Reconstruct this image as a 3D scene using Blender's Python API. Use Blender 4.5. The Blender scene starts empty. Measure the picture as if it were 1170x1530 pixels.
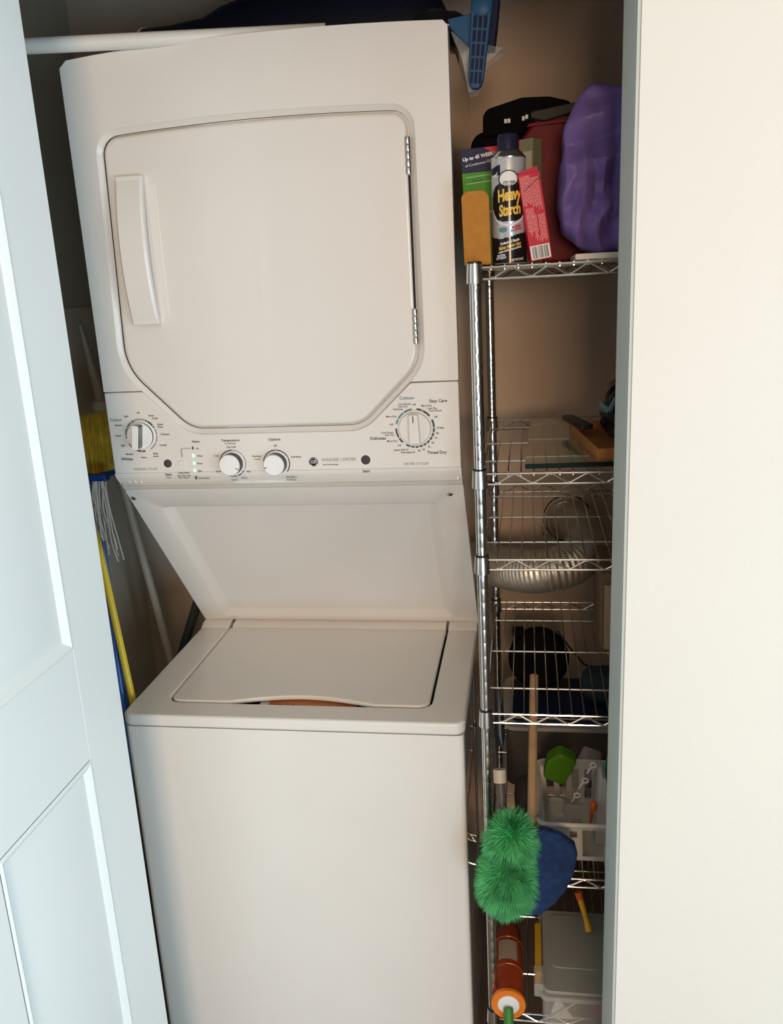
import bpy, bmesh, math, random
from mathutils import Vector, Matrix, noise
random.seed(7)
C = bpy.context.scene.collection
PI = math.pi
ZC = 1.62            # eye height; every height below is written relative to the eye
# ------------------------------------------------------------------ camera
FOC = 1283.0
EYE = Vector((.8048, -1.5523, 0))
def cam_axes(yaw, pitch, roll):
    cy, sy, cp, sp = math.cos(yaw), math.sin(yaw), math.cos(pitch), math.sin(pitch)
    F = Vector((-sy*cp, cy*cp, sp)); R0 = Vector((cy, sy, 0)); U0 = R0.cross(F)
    return F, R0*math.cos(roll)+U0*math.sin(roll), U0*math.cos(roll)-R0*math.sin(roll)
FW, RT, UP = cam_axes(.1638, -.2606, -.0530)
cd = bpy.data.cameras.new('camera'); cam = bpy.data.objects.new('camera', cd); C.objects.link(cam)
cd.sensor_fit = 'VERTICAL'; cd.sensor_height = 36; cd.lens = 36*FOC/1530; cd.clip_start = .05
m3 = Matrix((RT, UP, -FW)).transposed()
cam.matrix_world = Matrix.Translation((EYE.x, EYE.y, ZC)) @ m3.to_4x4()
bpy.context.scene.camera = cam
# ------------------------------------------------------------------ world, lights, exposure
sc = bpy.context.scene
w = bpy.data.worlds.new('world'); sc.world = w; w.use_nodes = True
w.node_tree.nodes['Background'].inputs[0].default_value = (.92, .95, 1, 1)
w.node_tree.nodes['Background'].inputs[1].default_value = .42
def area(name, loc, to, sx, sy, power, col):
    l = bpy.data.lights.new(name, 'AREA'); l.shape = 'RECTANGLE'; l.size = sx; l.size_y = sy
    l.energy = power; l.color = col
    o = bpy.data.objects.new(name, l); C.objects.link(o)
    o.location = (loc[0], loc[1], loc[2]+ZC)
    o.rotation_euler = (Vector(to)-Vector(loc)).to_track_quat('-Z', 'Y').to_euler()
    return o
area('warm_lamp', (1.17, -4.2, .17), (.5, 0, .1), .8, .7, 66, (1, .71, .47))
area('low_cool_fill', (1.85, -3.7, -1.05), (.3, 0, -.95), 1.3, .8, 44, (.50, .78, 1))  # added low fill, stands in for daylight bounced off the floor
area('window_light', (2.9, -1.9, -.5), (0, -.9, -.7), 1.6, 1.5, 46, (.70, .92, 1))
sc.view_settings.view_transform = 'Standard'; sc.view_settings.look = 'None'
sc.view_settings.exposure = 0; sc.view_settings.gamma = 1; sc.view_settings.use_curve_mapping = False
# ------------------------------------------------------------------ helpers
def at(u, v, y):
    """the point of the plane y = const that the eye sees along (u, v) of a 1170 x 1530 view"""
    d = FW + RT*((u-584)/FOC) - UP*((v-765)/FOC)
    return EYE + d*((y-EYE.y)/d.y)
def V(*a): return Vector(a)
ORG = {}
def mat(name, col, rough=.5, metal=0, coat=0, trans=0, alpha=1, bump=0, bscale=80, var=0, vscale=6, emit=0, spec=.5, ior=1.45, sub=0):
    m = bpy.data.materials.new(name); m.use_nodes = True; nt = m.node_tree; b = nt.nodes['Principled BSDF']
    c4 = (*col, 1)
    b.inputs['Base Color'].default_value = c4; b.inputs['Roughness'].default_value = rough
    b.inputs['Metallic'].default_value = metal; b.inputs['Coat Weight'].default_value = coat
    b.inputs['Coat Roughness'].default_value = .04
    b.inputs['Transmission Weight'].default_value = trans; b.inputs['Alpha'].default_value = alpha
    b.inputs['Specular IOR Level'].default_value = spec; b.inputs['IOR'].default_value = ior
    if sub: b.inputs['Subsurface Weight'].default_value = sub
    if emit: b.inputs['Emission Color'].default_value = c4; b.inputs['Emission Strength'].default_value = emit
    tc = nt.nodes.new('ShaderNodeTexCoord')
    if var:
        n = nt.nodes.new('ShaderNodeTexNoise'); n.inputs['Scale'].default_value = vscale; n.inputs['Detail'].default_value = 5
        nt.links.new(tc.outputs['Object'], n.inputs['Vector'])
        r = nt.nodes.new('ShaderNodeValToRGB')
        r.color_ramp.elements[0].position = .3; r.color_ramp.elements[1].position = .7
        r.color_ramp.elements[0].color = (*[c*(1-var) for c in col], 1)
        r.color_ramp.elements[1].color = (*[min(1, c*(1+var)) for c in col], 1)
        nt.links.new(n.outputs['Fac'], r.inputs[0]); nt.links.new(r.outputs[0], b.inputs['Base Color'])
    if bump:
        n = nt.nodes.new('ShaderNodeTexNoise'); n.inputs['Scale'].default_value = bscale; n.inputs['Detail'].default_value = 4
        nt.links.new(tc.outputs['Object'], n.inputs['Vector'])
        bp = nt.nodes.new('ShaderNodeBump'); bp.inputs['Strength'].default_value = bump; bp.inputs['Distance'].default_value = .002
        nt.links.new(n.outputs['Fac'], bp.inputs['Height']); nt.links.new(bp.outputs[0], b.inputs['Normal'])
    return m
M = {}
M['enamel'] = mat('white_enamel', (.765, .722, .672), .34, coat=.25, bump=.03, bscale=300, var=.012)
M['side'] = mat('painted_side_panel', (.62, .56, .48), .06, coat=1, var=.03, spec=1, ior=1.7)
M['plastic'] = mat('white_appliance_plastic', (.78, .735, .69), .33, coat=.15, var=.01)
M['knobwhite'] = mat('white_knob_plastic', (.84, .83, .81), .25, coat=.4, var=.01)
M['knobdark'] = mat('dark_chrome_knob_side', (.035, .033, .032), .18, metal=.4, coat=.6)
M['dark'] = mat('dark_gap', (.02, .018, .017), .8, spec=.18)
M['ink'] = mat('dark_grey_print', (.07, .06, .055), .6, spec=.18)
M['inkgrey'] = mat('pale_grey_print', (.36, .34, .32), .6)
M['inkblue'] = mat('blue_grey_print', (.10, .22, .27), .6)
M['inkwhite'] = mat('white_print', (.8, .78, .75), .5)
M['chrome'] = mat('chrome_wire', (.72, .70, .66), .2, metal=1, var=.04, vscale=40)
M['chromedull'] = mat('dull_chrome_tube', (.66, .64, .60), .17, metal=1, var=.04, vscale=30)
M['blackplastic'] = mat('black_plastic', (.012, .012, .013), .35, bump=.05)
M['led'] = mat('green_indicator_light', (.40, 1, .66), .4, emit=1.2)
M['wallroom'] = mat('cream_room_wall_paint', (.665, .620, .560), .65, bump=.12, bscale=160, var=.008)
M['jamb'] = mat('grey_white_jamb_paint', (.56, .62, .60), .5, bump=.05, var=.02)
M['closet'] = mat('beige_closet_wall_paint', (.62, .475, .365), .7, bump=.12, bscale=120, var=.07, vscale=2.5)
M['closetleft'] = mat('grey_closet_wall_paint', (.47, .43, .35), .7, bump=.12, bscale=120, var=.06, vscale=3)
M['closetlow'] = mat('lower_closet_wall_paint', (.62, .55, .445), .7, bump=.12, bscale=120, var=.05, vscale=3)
M['doorpaint'] = mat('white_door_paint', (.80, .83, .835), .42, bump=.06, bscale=90, var=.008)
M['floor'] = mat('grey_brown_floor', (.16, .12, .09), .5, bump=.1, var=.2)
M['rod'] = mat('white_rod_enamel', (.74, .72, .68), .35, var=.02)
M['navy'] = mat('navy_nylon', (.008, .011, .028), .55, bump=.35, bscale=60, var=.2, spec=.18)
M['blackbag'] = mat('glossy_black_plastic_bag', (.010, .010, .014), .22, bump=.6, bscale=30)
M['bluepl'] = mat('blue_plastic', (.020, .075, .15), .4, bump=.05, var=.05, spec=.18)
M['bluedeep'] = mat('deep_blue_slot', (.004, .008, .035), .5, spec=.18)
M['clear'] = mat('thin_clear_film', (.9, .87, .82), .12, trans=0, alpha=.16, bump=.8, bscale=30)
M['purple'] = mat('purple_plastic_bag', (.17, .115, .34), .33, bump=.35, bscale=35, var=.12, vscale=9, sub=.1, spec=.18)
M['red'] = mat('red_nylon', (.12, .0015, .005), .5, bump=.15, var=.12, spec=.18)
M['charcoal'] = mat('charcoal_fabric', (.045, .04, .032), .8, bump=.4, bscale=200, spec=.18)
M['blackcloth'] = mat('black_fabric', (.004, .004, .004), .8, bump=.3, bscale=150, spec=.08)
M['orange'] = mat('orange_foam', (.46, .19, .03), .9, bump=.8, bscale=350, var=.1, vscale=60)
M['green'] = mat('bright_green_card', (.06, .27, .02), .45, var=.05, spec=.18)
M['navycard'] = mat('navy_card', (.012, .014, .05), .45, spec=.18)
M['redcard'] = mat('red_card', (.55, .02, .05), .4, var=.04, spec=.18)
M['redcardtxt'] = mat('pink_print', (.80, .35, .33), .5)
M['candark'] = mat('black_can_print', (.012, .010, .010), .25, coat=.4, spec=.18)
M['canwhite'] = mat('silver_white_can_print', (.52, .50, .52), .3, metal=.25, coat=.4)
M['canyellow'] = mat('gold_can_print', (.78, .48, .06), .35, coat=.3)
M['canpurple'] = mat('dark_navy_print', (.016, .016, .034), .35, spec=.18)
M['olive'] = mat('olive_card', (.18, .17, .09), .6, var=.05)
M['tan'] = mat('tan_card', (.40, .33, .22), .7, var=.05)
M['traywhite'] = mat('off_white_plastic', (.62, .60, .54), .4, var=.02)
M['glass'] = mat('clear_glass_sheet', (.80, .92, .86), .02, trans=1, ior=1.45)
M['glassedge'] = mat('dark_green_glass_edge', (.003, .016, .013), .5, spec=.1)
M['orangetray'] = mat('orange_brown_plastic', (.46, .17, .04), .45, var=.08)
M['tealprint'] = mat('dull_teal_print', (.10, .17, .17), .5)
M['foil'] = mat('aluminium_foil_duct', (.66, .61, .53), .42, metal=.8, bump=.5, bscale=60, var=.1, vscale=25)
M['cardboard'] = mat('tan_cardboard', (.44, .32, .19), .8, bump=.1, var=.05)
M['cardbrown'] = mat('brown_cardboard', (.22, .14, .085), .8, bump=.1, var=.08)
M['darkblue'] = mat('dark_blue_plastic_lid', (.008, .018, .04), .4, var=.1, spec=.18)
M['greyblue'] = mat('grey_blue_fabric', (.035, .05, .06), .85, bump=.4, bscale=100, spec=.18)
M['frost'] = mat('frosted_clear_plastic', (.62, .60, .55), .3, alpha=.42, bump=.1, coat=.2)
M['frostlid'] = mat('frosted_bin_lid', (.42, .42, .38), .35, alpha=.82, bump=.1, coat=.2, var=.04)
M['yellowpl'] = mat('yellow_plastic', (.72, .38, .02), .4, var=.05)
M['wood'] = mat('worn_wooden_handle', (.40, .24, .12), .6, bump=.2, var=.15, vscale=20)
M['basket'] = mat('white_basket_plastic', (.68, .66, .60), .4, var=.02)
M['cupgreen'] = mat('leaf_green_plastic', (.065, .17, .010), .35, var=.04, spec=.18)
M['clearhard'] = mat('clear_hard_plastic', (.55, .50, .45), .08, alpha=.22, coat=1, bump=.6, bscale=25)
M['dimclear'] = mat('dim_clear_plastic', (.10, .085, .07), .3, alpha=.8)
M['orangered'] = mat('orange_red_plastic', (.62, .12, .02), .4)
M['teal'] = mat('teal_cloth', (.01, .22, .32), .75, bump=.5, bscale=90, var=.15)
M['fluff'] = mat('green_duster_fibres', (.12, .52, .20), .8, var=.4, vscale=30, spec=.2)
M['fluffcore'] = mat('green_duster_core', (.02, .30, .08), .9)
M['bluefelt'] = mat('blue_felt', (.014, .040, .13), .95, bump=1, bscale=260, var=.35, vscale=70)
M['tubeorange'] = mat('translucent_orange_tube', (.40, .055, .015), .25, coat=.6, var=.06)
M['orangering'] = mat('bright_orange_rim', (.80, .20, .02), .35)
M['greenrod'] = mat('green_plastic_rod', (.05, .22, .03), .5, bump=.3, bscale=200)
M['broom'] = mat('yellow_broom_bristles', (.55, .34, .015), .7, var=.25, vscale=40)
M['broomblue'] = mat('navy_blue_plastic', (.008, .04, .17), .35, spec=.18)
M['handleblue'] = mat('blue_metal_handle', (.010, .095, .38), .3, coat=.5)
M['handleyellow'] = mat('yellow_metal_handle', (.75, .52, .02), .35, coat=.3, var=.06)
M['mop'] = mat('grey_cotton_mop_yarn', (.38, .35, .31), .95, bump=.5, bscale=300, var=.15)
M['pole'] = mat('pale_plastic_pole', (.55, .47, .36), .4, var=.05)
M['hose'] = mat('dark_grey_hose', (.05, .06, .06), .35, coat=.3)
M['sticker'] = mat('orange_warning_sticker', (.62, .22, .08), .5, var=.1)
M['stickertxt'] = mat('dark_red_print', (.25, .03, .01), .5)
M['tan2'] = mat('tan_wand_plastic', (.45, .36, .26), .5)
M['brownwand'] = mat('dark_brown_tube', (.075, .055, .045), .5)
M['pinkbottle'] = mat('pink_cap_plastic', (.60, .12, .17), .4)
M['white'] = mat('plain_white_plastic', (.70, .68, .64), .4)

def finish(bm, mats, smooth=40):
    me = bpy.data.meshes.new('m'); bmesh.ops.recalc_face_normals(bm, faces=bm.faces[:])
    for f in bm.faces: f.smooth = bool(smooth)
    bm.to_mesh(me); bm.free()
    if smooth: me.set_sharp_from_angle(angle=math.radians(smooth))
    for m in (mats if isinstance(mats, (list, tuple)) else [mats]): me.materials.append(M[m] if isinstance(m, str) else m)
    return me
def add(name, bm, mats, parent=None, origin=None, smooth=40, bevel=0, seg=3, struct=False, label=None, stuff=False):
    vs = [v.co for v in bm.verts]
    lo = Vector([min(v[i] for v in vs) for i in range(3)]); hi = Vector([max(v[i] for v in vs) for i in range(3)])
    o0 = Vector(origin) if origin else Vector(((lo.x+hi.x)/2, (lo.y+hi.y)/2, lo.z))
    for v in bm.verts: v.co -= o0
    me = finish(bm, mats, smooth); me.name = name
    o = bpy.data.objects.new(name, me); C.objects.link(o)
    W = o0+Vector((0, 0, ZC)); ORG[o.name] = W
    if parent: o.parent = parent; o.location = W-ORG[parent.name]
    else: o.location = W
    if bevel:
        b = o.modifiers.new('bevel', 'BEVEL'); b.width = bevel; b.segments = seg; b.limit_method = 'ANGLE'
        b.angle_limit = math.radians(45); b.harden_normals = True
    if struct: o['kind'] = 'structure'
    if stuff: o['kind'] = 'stuff'
    if label: o['label'] = label
    return o
def again(src, name, parent, delta):
    """the same mesh once more, moved by delta"""
    o = src.copy(); o.name = name; C.objects.link(o)
    W = ORG[src.name]+Vector(delta); ORG[o.name] = W
    o.parent = parent; o.location = W-(ORG[parent.name] if parent else Vector())
    return o
def empty(name, loc, label, cat, group=None):
    o = bpy.data.objects.new(name, None); C.objects.link(o); o.empty_display_size = .05
    W = Vector(loc)+Vector((0, 0, ZC)); o.location = W; ORG[o.name] = W
    return tag(o, label, cat, group)
def tag(o, label, cat, group=None):
    o['label'] = label; o['category'] = cat
    if group: o['group'] = group
    return o
# shape builders -----------------------------------------------------
def N(): return bmesh.new()
def box(bm, x0, x1, y0, y1, z0, z1, mi=0, mtx=None):
    vs = [bm.verts.new((x, y, z)) for x in (x0, x1) for y in (y0, y1) for z in (z0, z1)]
    if mtx:
        for v in vs: v.co = mtx @ v.co
    for q in ((0, 1, 3, 2), (4, 6, 7, 5), (0, 4, 5, 1), (2, 3, 7, 6), (0, 2, 6, 4), (1, 5, 7, 3)):
        bm.faces.new([vs[i] for i in q]).material_index = mi
    return vs
def frame(d):
    d = d.normalized(); a = Vector((0, 0, 1)) if abs(d.z) < .9 else Vector((1, 0, 0))
    x = d.cross(a).normalized(); return x, d.cross(x).normalized()
def tube(bm, pts, r, n=8, cap=True, mi=0):
    pts = [Vector(p) for p in pts]; rs = r if isinstance(r, (list, tuple)) else [r]*len(pts)
    X = None; rings = []
    for i, p in enumerate(pts):
        d = (pts[min(i+1, len(pts)-1)]-pts[max(i-1, 0)]).normalized()
        if X is None: X, Y = frame(d)
        else:
            X = (X-d*X.dot(d)).normalized(); Y = d.cross(X)
        rings.append([bm.verts.new(p+(X*math.cos(2*PI*k/n)+Y*math.sin(2*PI*k/n))*rs[i]) for k in range(n)])
    for a, b in zip(rings, rings[1:]):
        for k in range(n): bm.faces.new((a[k], a[(k+1) % n], b[(k+1) % n], b[k])).material_index = mi
    if cap:
        bm.faces.new(rings[0]).material_index = mi; bm.faces.new(rings[-1][::-1]).material_index = mi
def lathe(bm, base, axis, prof, n=24, mi=0, sx=1, sy=1, mids=None):
    """prof: (radius, distance along axis)"""
    a = Vector(axis).normalized(); X, Y = frame(a); base = Vector(base); rings = []
    for r, h in prof:
        if r < 1e-6: rings.append([bm.verts.new(base+a*h)])
        else: rings.append([bm.verts.new(base+a*h+X*(math.cos(2*PI*k/n)*r*sx)+Y*(math.sin(2*PI*k/n)*r*sy)) for k in range(n)])
    for i, (p, q) in enumerate(zip(rings, rings[1:])):
        m = mids[i] if mids else mi
        for k in range(n):
            k2 = (k+1) % n
            if len(p) == 1 and len(q) == 1: continue
            if len(p) == 1: f = (p[0], q[k2], q[k])
            elif len(q) == 1: f = (p[k], p[k2], q[0])
            else: f = (p[k], p[k2], q[k2], q[k])
            bm.faces.new(f).material_index = m
    if len(rings[0]) > 1: bm.faces.new(rings[0]).material_index = mids[0] if mids else mi
    if len(rings[-1]) > 1: bm.faces.new(rings[-1]).material_index = mids[-1] if mids else mi
def prism(bm, pts, f0, f1, mi=0):
    """pts 2D; f0 / f1 map a 2D point to the near and far 3D point"""
    a = [bm.verts.new(f0(*p)) for p in pts]; b = [bm.verts.new(f1(*p)) for p in pts]
    bm.faces.new(a).material_index = mi; bm.faces.new(b[::-1]).material_index = mi
    for i in range(len(pts)):
        j = (i+1) % len(pts); bm.faces.new((a[i], b[i], b[j], a[j])).material_index = mi
def slabxz(bm, pts, y0, y1, mi=0): prism(bm, pts, lambda x, z: (x, y0, z), lambda x, z: (x, y1, z), mi)
def slabxy(bm, pts, z0, z1, mi=0): prism(bm, pts, lambda x, y: (x, y, z0), lambda x, y: (x, y, z1), mi)
def slabyz(bm, pts, x0, x1, mi=0): prism(bm, pts, lambda y, z: (x0, y, z), lambda y, z: (x1, y, z), mi)
def rnd(pts, rad, n=6):
    """round the corners of a polygon"""
    out = []; L = len(pts)
    for i in range(L):
        p = Vector(pts[i]); a = Vector(pts[i-1]); b = Vector(pts[(i+1) % L]); r = rad[i] if isinstance(rad, (list, tuple)) else rad
        if r <= 0: out.append(tuple(p)); continue
        da = (a-p).normalized(); db = (b-p).normalized(); ang = da.angle(db); t = r/math.tan(ang/2)
        p0 = p+da*t; p1 = p+db*t; c = p+(da+db).normalized()*(r/math.sin(ang/2))
        v0 = p0-c; v1 = p1-c; th = v0.angle_signed(v1)
        for k in range(n+1):
            q = v0.copy(); q.rotate(Matrix.Rotation(-th*k/n, 2)); out.append(tuple(c+q))
    return out
def inset(pts, d):
    """offset a closed polygon outward by d (winding independent)"""
    L = len(pts); area = sum(pts[i][0]*pts[(i+1) % L][1]-pts[(i+1) % L][0]*pts[i][1] for i in range(L)); s = 1 if area > 0 else -1
    out = []
    for i in range(L):
        a, p, b = Vector(pts[i-1]), Vector(pts[i]), Vector(pts[(i+1) % L])
        n = Vector((0, 0))
        for e in ((p-a), (b-p)):
            if e.length > 1e-9: e = e.normalized(); n += Vector((e.y, -e.x))*s
        n.normalize(); out.append(tuple(p+n*d))
    return out
def blob(bm, c, r, seed=0, amp=.15, freq=8, sub=4, squash=.0, power=2.6, mi=0, mtx=None, crumple=0):
    """superellipsoid with a noisy surface"""
    t = bmesh.new(); bmesh.ops.create_icosphere(t, subdivisions=sub, radius=1)
    c = Vector(c)
    for v in t.verts:
        d = v.co.normalized(); k = (abs(d.x)**power+abs(d.y)**power+abs(d.z)**power)**(-1/power); p = d*k
        q = Vector((p.x*r[0], p.y*r[1], p.z*r[2])); s = 1
        nz = noise.noise(q*freq+Vector((seed*7.1, seed*3.3, seed)))
        if crumple: nz += crumple*abs(noise.noise(q*freq*2.7+Vector((seed, 1, 5))))-crumple*.3
        q += d*nz*amp*min(r)
        if q.z < -r[2]*(1-squash): q.z = -r[2]*(1-squash)
        v.co = (mtx @ q if mtx else q)+c
    mp = {}
    for v in t.verts: mp[v] = bm.verts.new(v.co)
    for f in t.faces: bm.faces.new([mp[v] for v in f.verts]).material_index = mi
    t.free()
def text(bm, s, size, fn, mi=0, align='CENTER', space=1.0, bold=.0):
    """flat print: letters laid out in 2D and mapped by fn(x, y) to 3D"""
    cu = bpy.data.curves.new('t', 'FONT'); cu.body = s; cu.size = size; cu.align_x = align; cu.align_y = 'CENTER'
    cu.space_character = space; cu.resolution_u = 2; cu.offset = size*bold
    o = bpy.data.objects.new('t', cu); C.objects.link(o)
    me = bpy.data.meshes.new_from_object(o)
    vs = [bm.verts.new(fn(v.co.x, v.co.y)) for v in me.vertices]
    for p in me.polygons:
        try: bm.faces.new([vs[i] for i in p.vertices]).material_index = mi
        except ValueError: pass
    bpy.data.objects.remove(o); bpy.data.curves.remove(cu); bpy.data.meshes.remove(me)

# ================================================================== SETTING
JX, JB, JF = .9304, -.30, -.458      # right jamb, back and front face of the front wall
b = N(); box(b, -2.6, 3.2, -4.6, 1.0, -ZC-.1, -ZC); add('floor', b, 'floor', struct=True)
b = N(); box(b, -2.6, 3.2, -4.6, 1.0, .86, .96); add('ceiling', b, 'wallroom', struct=True)
def lean(z): return .0055*(z+.5)
b = N()
L = [(lean(z), z) for z in (-ZC, .46)]
for (x0, x1, mi) in ((JX, 3.2, 0),):
    vs = box(b, x0, x1, JF, JB, -ZC, .86)
    for v in vs:
        if v.co.x < 1: v.co.x += lean(v.co.z)
o = add('wall_right', b, 'wallroom', struct=True)
b = N(); vs = box(b, JX-.004, JX, JF+.004, JB, -ZC, .46)
for v in vs: v.co.x += lean(v.co.z)
add('trim_1', b, 'jamb', struct=True)
b = N(); box(b, -2.6, .075, JF, JB, -ZC, .86); add('wall_left', b, 'wallroom', struct=True)
b = N(); box(b, .075, JX, JF, JB, .47, .86); add('wall_front', b, 'wallroom', struct=True)
b = N(); box(b, -.42, 1.56, .66, .76, -ZC, .86); add('wall_back', b, 'closet', struct=True)
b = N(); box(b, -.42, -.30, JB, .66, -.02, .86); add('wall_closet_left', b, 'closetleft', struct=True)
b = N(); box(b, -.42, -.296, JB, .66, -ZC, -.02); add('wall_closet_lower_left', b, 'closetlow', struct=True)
b = N(); box(b, 1.44, 1.56, JB, .66, -ZC, .86); add('wall_closet_right', b, 'closet', struct=True)

# door leaf, open at a right angle; its broad face looks to +x
DX, DY = .120, -.318
b = N(); box(b, DX-.035, DX-.006, DY-.47, DY, -ZC+.012, .44)
# stiles and rails of the visible face, leaving the panel fields sunk
def field(y0, y1, z0, z1): return (y0, y1, z0, z1)
py0, py1 = -.686, -.437
panels = [(py0, py1, -.512, .150), (py0, py1, -1.46, -.700), (py0, py1, .235, .35)]
zz = [-ZC+.012, -1.46, -.700, -.512, .150, .235, .35, .44]
box(b, DX-.006, DX, DY-.47, py0, zz[0], zz[-1]); box(b, DX-.006, DX, py1, DY, zz[0], zz[-1])
for a, c in ((0, 1), (2, 3), (4, 5), (6, 7)): box(b, DX-.006, DX, py0, py1, zz[a], zz[c])
door = add('door_1', b, 'doorpaint', struct=True, bevel=.0012, seg=2)
for (a0, a1, c0, c1) in panels:
    b = N()
    def ring(i, x): return [b.verts.new((x, y, z)) for y, z in ((a0+i, c0+i), (a1-i, c0+i), (a1-i, c1-i), (a0+i, c1-i))]
    # ogee moulding stepping down, then the raised field
    rs = [ring(0, DX+.0005), ring(.005, DX+.0025), ring(.011, DX-.001), ring(.017, DX-.0055), ring(.021, DX-.0055), ring(.045, DX-.0015)]
    for p, q in zip(rs, rs[1:]):
        for k in range(4): b.faces.new((p[k], p[(k+1) % 4], q[(k+1) % 4], q[k]))
    b.faces.new(rs[-1])
    add('door_panel', b, 'doorpaint', door, smooth=20)

# ================================================================== WASHER AND DRYER
W = .683
wd = empty('washer_dryer', (W/2, .25, -ZC), 'white stacked washer and dryer with large square dryer door and slanted panel', 'appliance')
def plane0(y): return lambda u, v: (u, y, v)
# cabinet behind the front
b = N()
slabyz(b, [(.012, .4085), (.60, .4085), (.60, -.826), (.386, -.826), (.386, -.790), (.060, -.383), (.060, -.365), (.012, -.365)], .004, W-.004)
add('dryer_cabinet', b, 'side', wd, bevel=.004)
# door outline (x, z) on the front plane
dout = rnd([(.063, .272)]+[(.063+.5455*k/10, .272+.003*k/10+.009*(1-(k/5-1)**2)) for k in range(1, 10)]+[(.6085, .275), (.6105, -.142), (.500, -.2485), (.168, -.2475), (.0525, -.130)], [.030]+[0]*9+[.026, .075, .06, .06, .10], 8)
hole = inset(dout, .0035); moat = inset(dout, .0135)
def split(poly, zc):
    """points of poly above and below zc, cut at zc; returns upper path and lower path left to right"""
    L = len(poly); up = []; lo = []; cuts = []
    for i in range(L):
        p = Vector(poly[i]); q = Vector(poly[(i+1) % L])
        (up if p.y >= zc else lo).append((i, tuple(p)))
        if (p.y-zc)*(q.y-zc) < 0:
            t = (zc-p.y)/(q.y-p.y); c = tuple(p.lerp(q, t)); cuts.append((i+.5, c))
    return up, lo, cuts
ZS = -.176
up, lo, cuts = split(moat, ZS)
# upper path: from right cut going counter to lower ones; order by angle about the door centre
cx, cz = .337, .05
def order(pts, rev):
    return sorted(pts, key=lambda p: math.atan2(p[0]-cx, (p[1]-cz)) if not rev else -math.atan2(p[0]-cx, -(p[1]-cz)))
upper = order([p for _, p in up]+[c for _, c in cuts], False)      # left to right over the top
lower = sorted([p for _, p in lo]+[c for _, c in cuts], key=lambda p: math.atan2(p[0]-cx, -(p[1]-cz)))   # left to right round the bottom
zl = -.170; 
b = N()
poly = [(0, ZS+.0008)]+[(p[0], p[1]) for p in upper]+[(W, ZS+.0008)]
poly[1] = (poly[1][0], ZS+.0008); poly[-2] = (poly[-2][0], ZS+.0008)
TR = rnd([(W, .408), (0, .408)], 0)
poly = poly+[(W, .400), (W-.008, .4085)]+[(W-.008-(W-.022)*k/14, .4085+.0115*(1-(k/7-1)**2)-.004*k/14) for k in range(1, 14)]+[(.014, .404), (0, .392)]
slabxz(b, poly, 0, .030)
o = add('dryer_front_panel', b, 'enamel', wd, bevel=.007, seg=4)
# console with a chin that turns under
b = N()
poly = [(0, ZS-.0008)]+[(p[0], p[1]) for p in lower]+[(W, ZS-.0008), (W, -.336), (0, -.336)]
poly[1] = (poly[1][0], ZS-.0008); poly[len(lower)] = (poly[len(lower)][0], ZS-.0008)
slabxz(b, poly, 0, .020)
console = add('control_panel', b, 'enamel', wd, bevel=.003, seg=3)
b = N()
slabyz(b, [(.0, -.3355), (.0006, -.339), (.004, -.346), (.026, -.374), (.034, -.377), (.06, -.377), (.06, -.3355)], .0, W)
for v in b.verts:
    if v.co.x < .01: v.co.x += max(0, (-.345-v.co.z))*.1
chin = add('console_chin', b, 'enamel', console, smooth=60)
for k in range(3):
    b = N(); p = .022+k*.0125
    tube(b, [(p, .0085, -.352), (p+.004, .0185, -.365)], .0016, 6); add('vent_rib', b, 'plastic', chin)
# sunk bevel around the door
b = N()
mi = [b.verts.new((x, .0006, z)) for x, z in moat]; ii = [b.verts.new((x, .0085, z)) for x, z in inset(dout, .0045)]; jj = [b.verts.new((x, .020, z)) for x, z in hole]
kk = [b.verts.new((x, .020, z)) for x, z in inset(dout, -.02)]
n = len(mi)
for p, q in ((mi, ii), (ii, jj), (jj, kk)):
    for k in range(n): b.faces.new((p[k], p[(k+1) % n], q[(k+1) % n], q[k])).material_index = 0 if p is mi else 1
b.faces.new(kk).material_index = 1
add('door_recess', b, ['enamel', 'dark'], wd)
# dryer door slab
b = N(); rr = [(0, .018), (0, .004), (-.0012, .0012), (-.004, -.0004), (-.007, -.0005), (-.010, -.0005)]
rings = [[b.verts.new((x, y, z)) for x, z in inset(dout, d)] for d, y in rr]
for p, q in zip(rings, rings[1:]):
    for k in range(n): b.faces.new((p[k], p[(k+1) % n], q[(k+1) % n], q[k]))
b.faces.new(rings[-1])
ddoor = add('dryer_door', b, 'enamel', wd, smooth=50)
# bowed handle
b = N(); K = 22; prev = None
zt, zb = .207, -.052
for k in range(K+1):
    t = k/K; z = zt+(zb-zt)*t; bow = math.sin(PI*t)**.8
    y = -.011-.020*bow; x0 = .082-.001*t; x1 = .1335; th = .011+.002*bow
    q = [b.verts.new(p) for p in ((x0, y+.004, z), (x0+.004, y, z), (x1-.004, y, z), (x1, y+.003, z), (x1, y+th, z), (x1-.006, y+th+.001, z), (x0, y+th, z))]
    if prev:
        for j in range(7): b.faces.new((prev[j], prev[(j+1) % 7], q[(j+1) % 7], q[j]))
    else: b.faces.new(q)
    prev = q
b.faces.new(prev[::-1])
hd = add('handle', b, 'plastic', ddoor, smooth=35)
for z in (zt-.005, zb+.005):
    b = N(); box(b, .084, .1345, -.014, .0, z-.005, z+.005); add('handle_mount', b, 'plastic', ddoor, bevel=.0015)
b = N(); lo_ = rnd([(.1335, .190), (.152, .195), (.152, -.045), (.1335, -.040)], .006)
slabxz(b, lo_, -.0012, .002); add('grip_recess', b, 'plastic', ddoor, bevel=.001)
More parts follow.
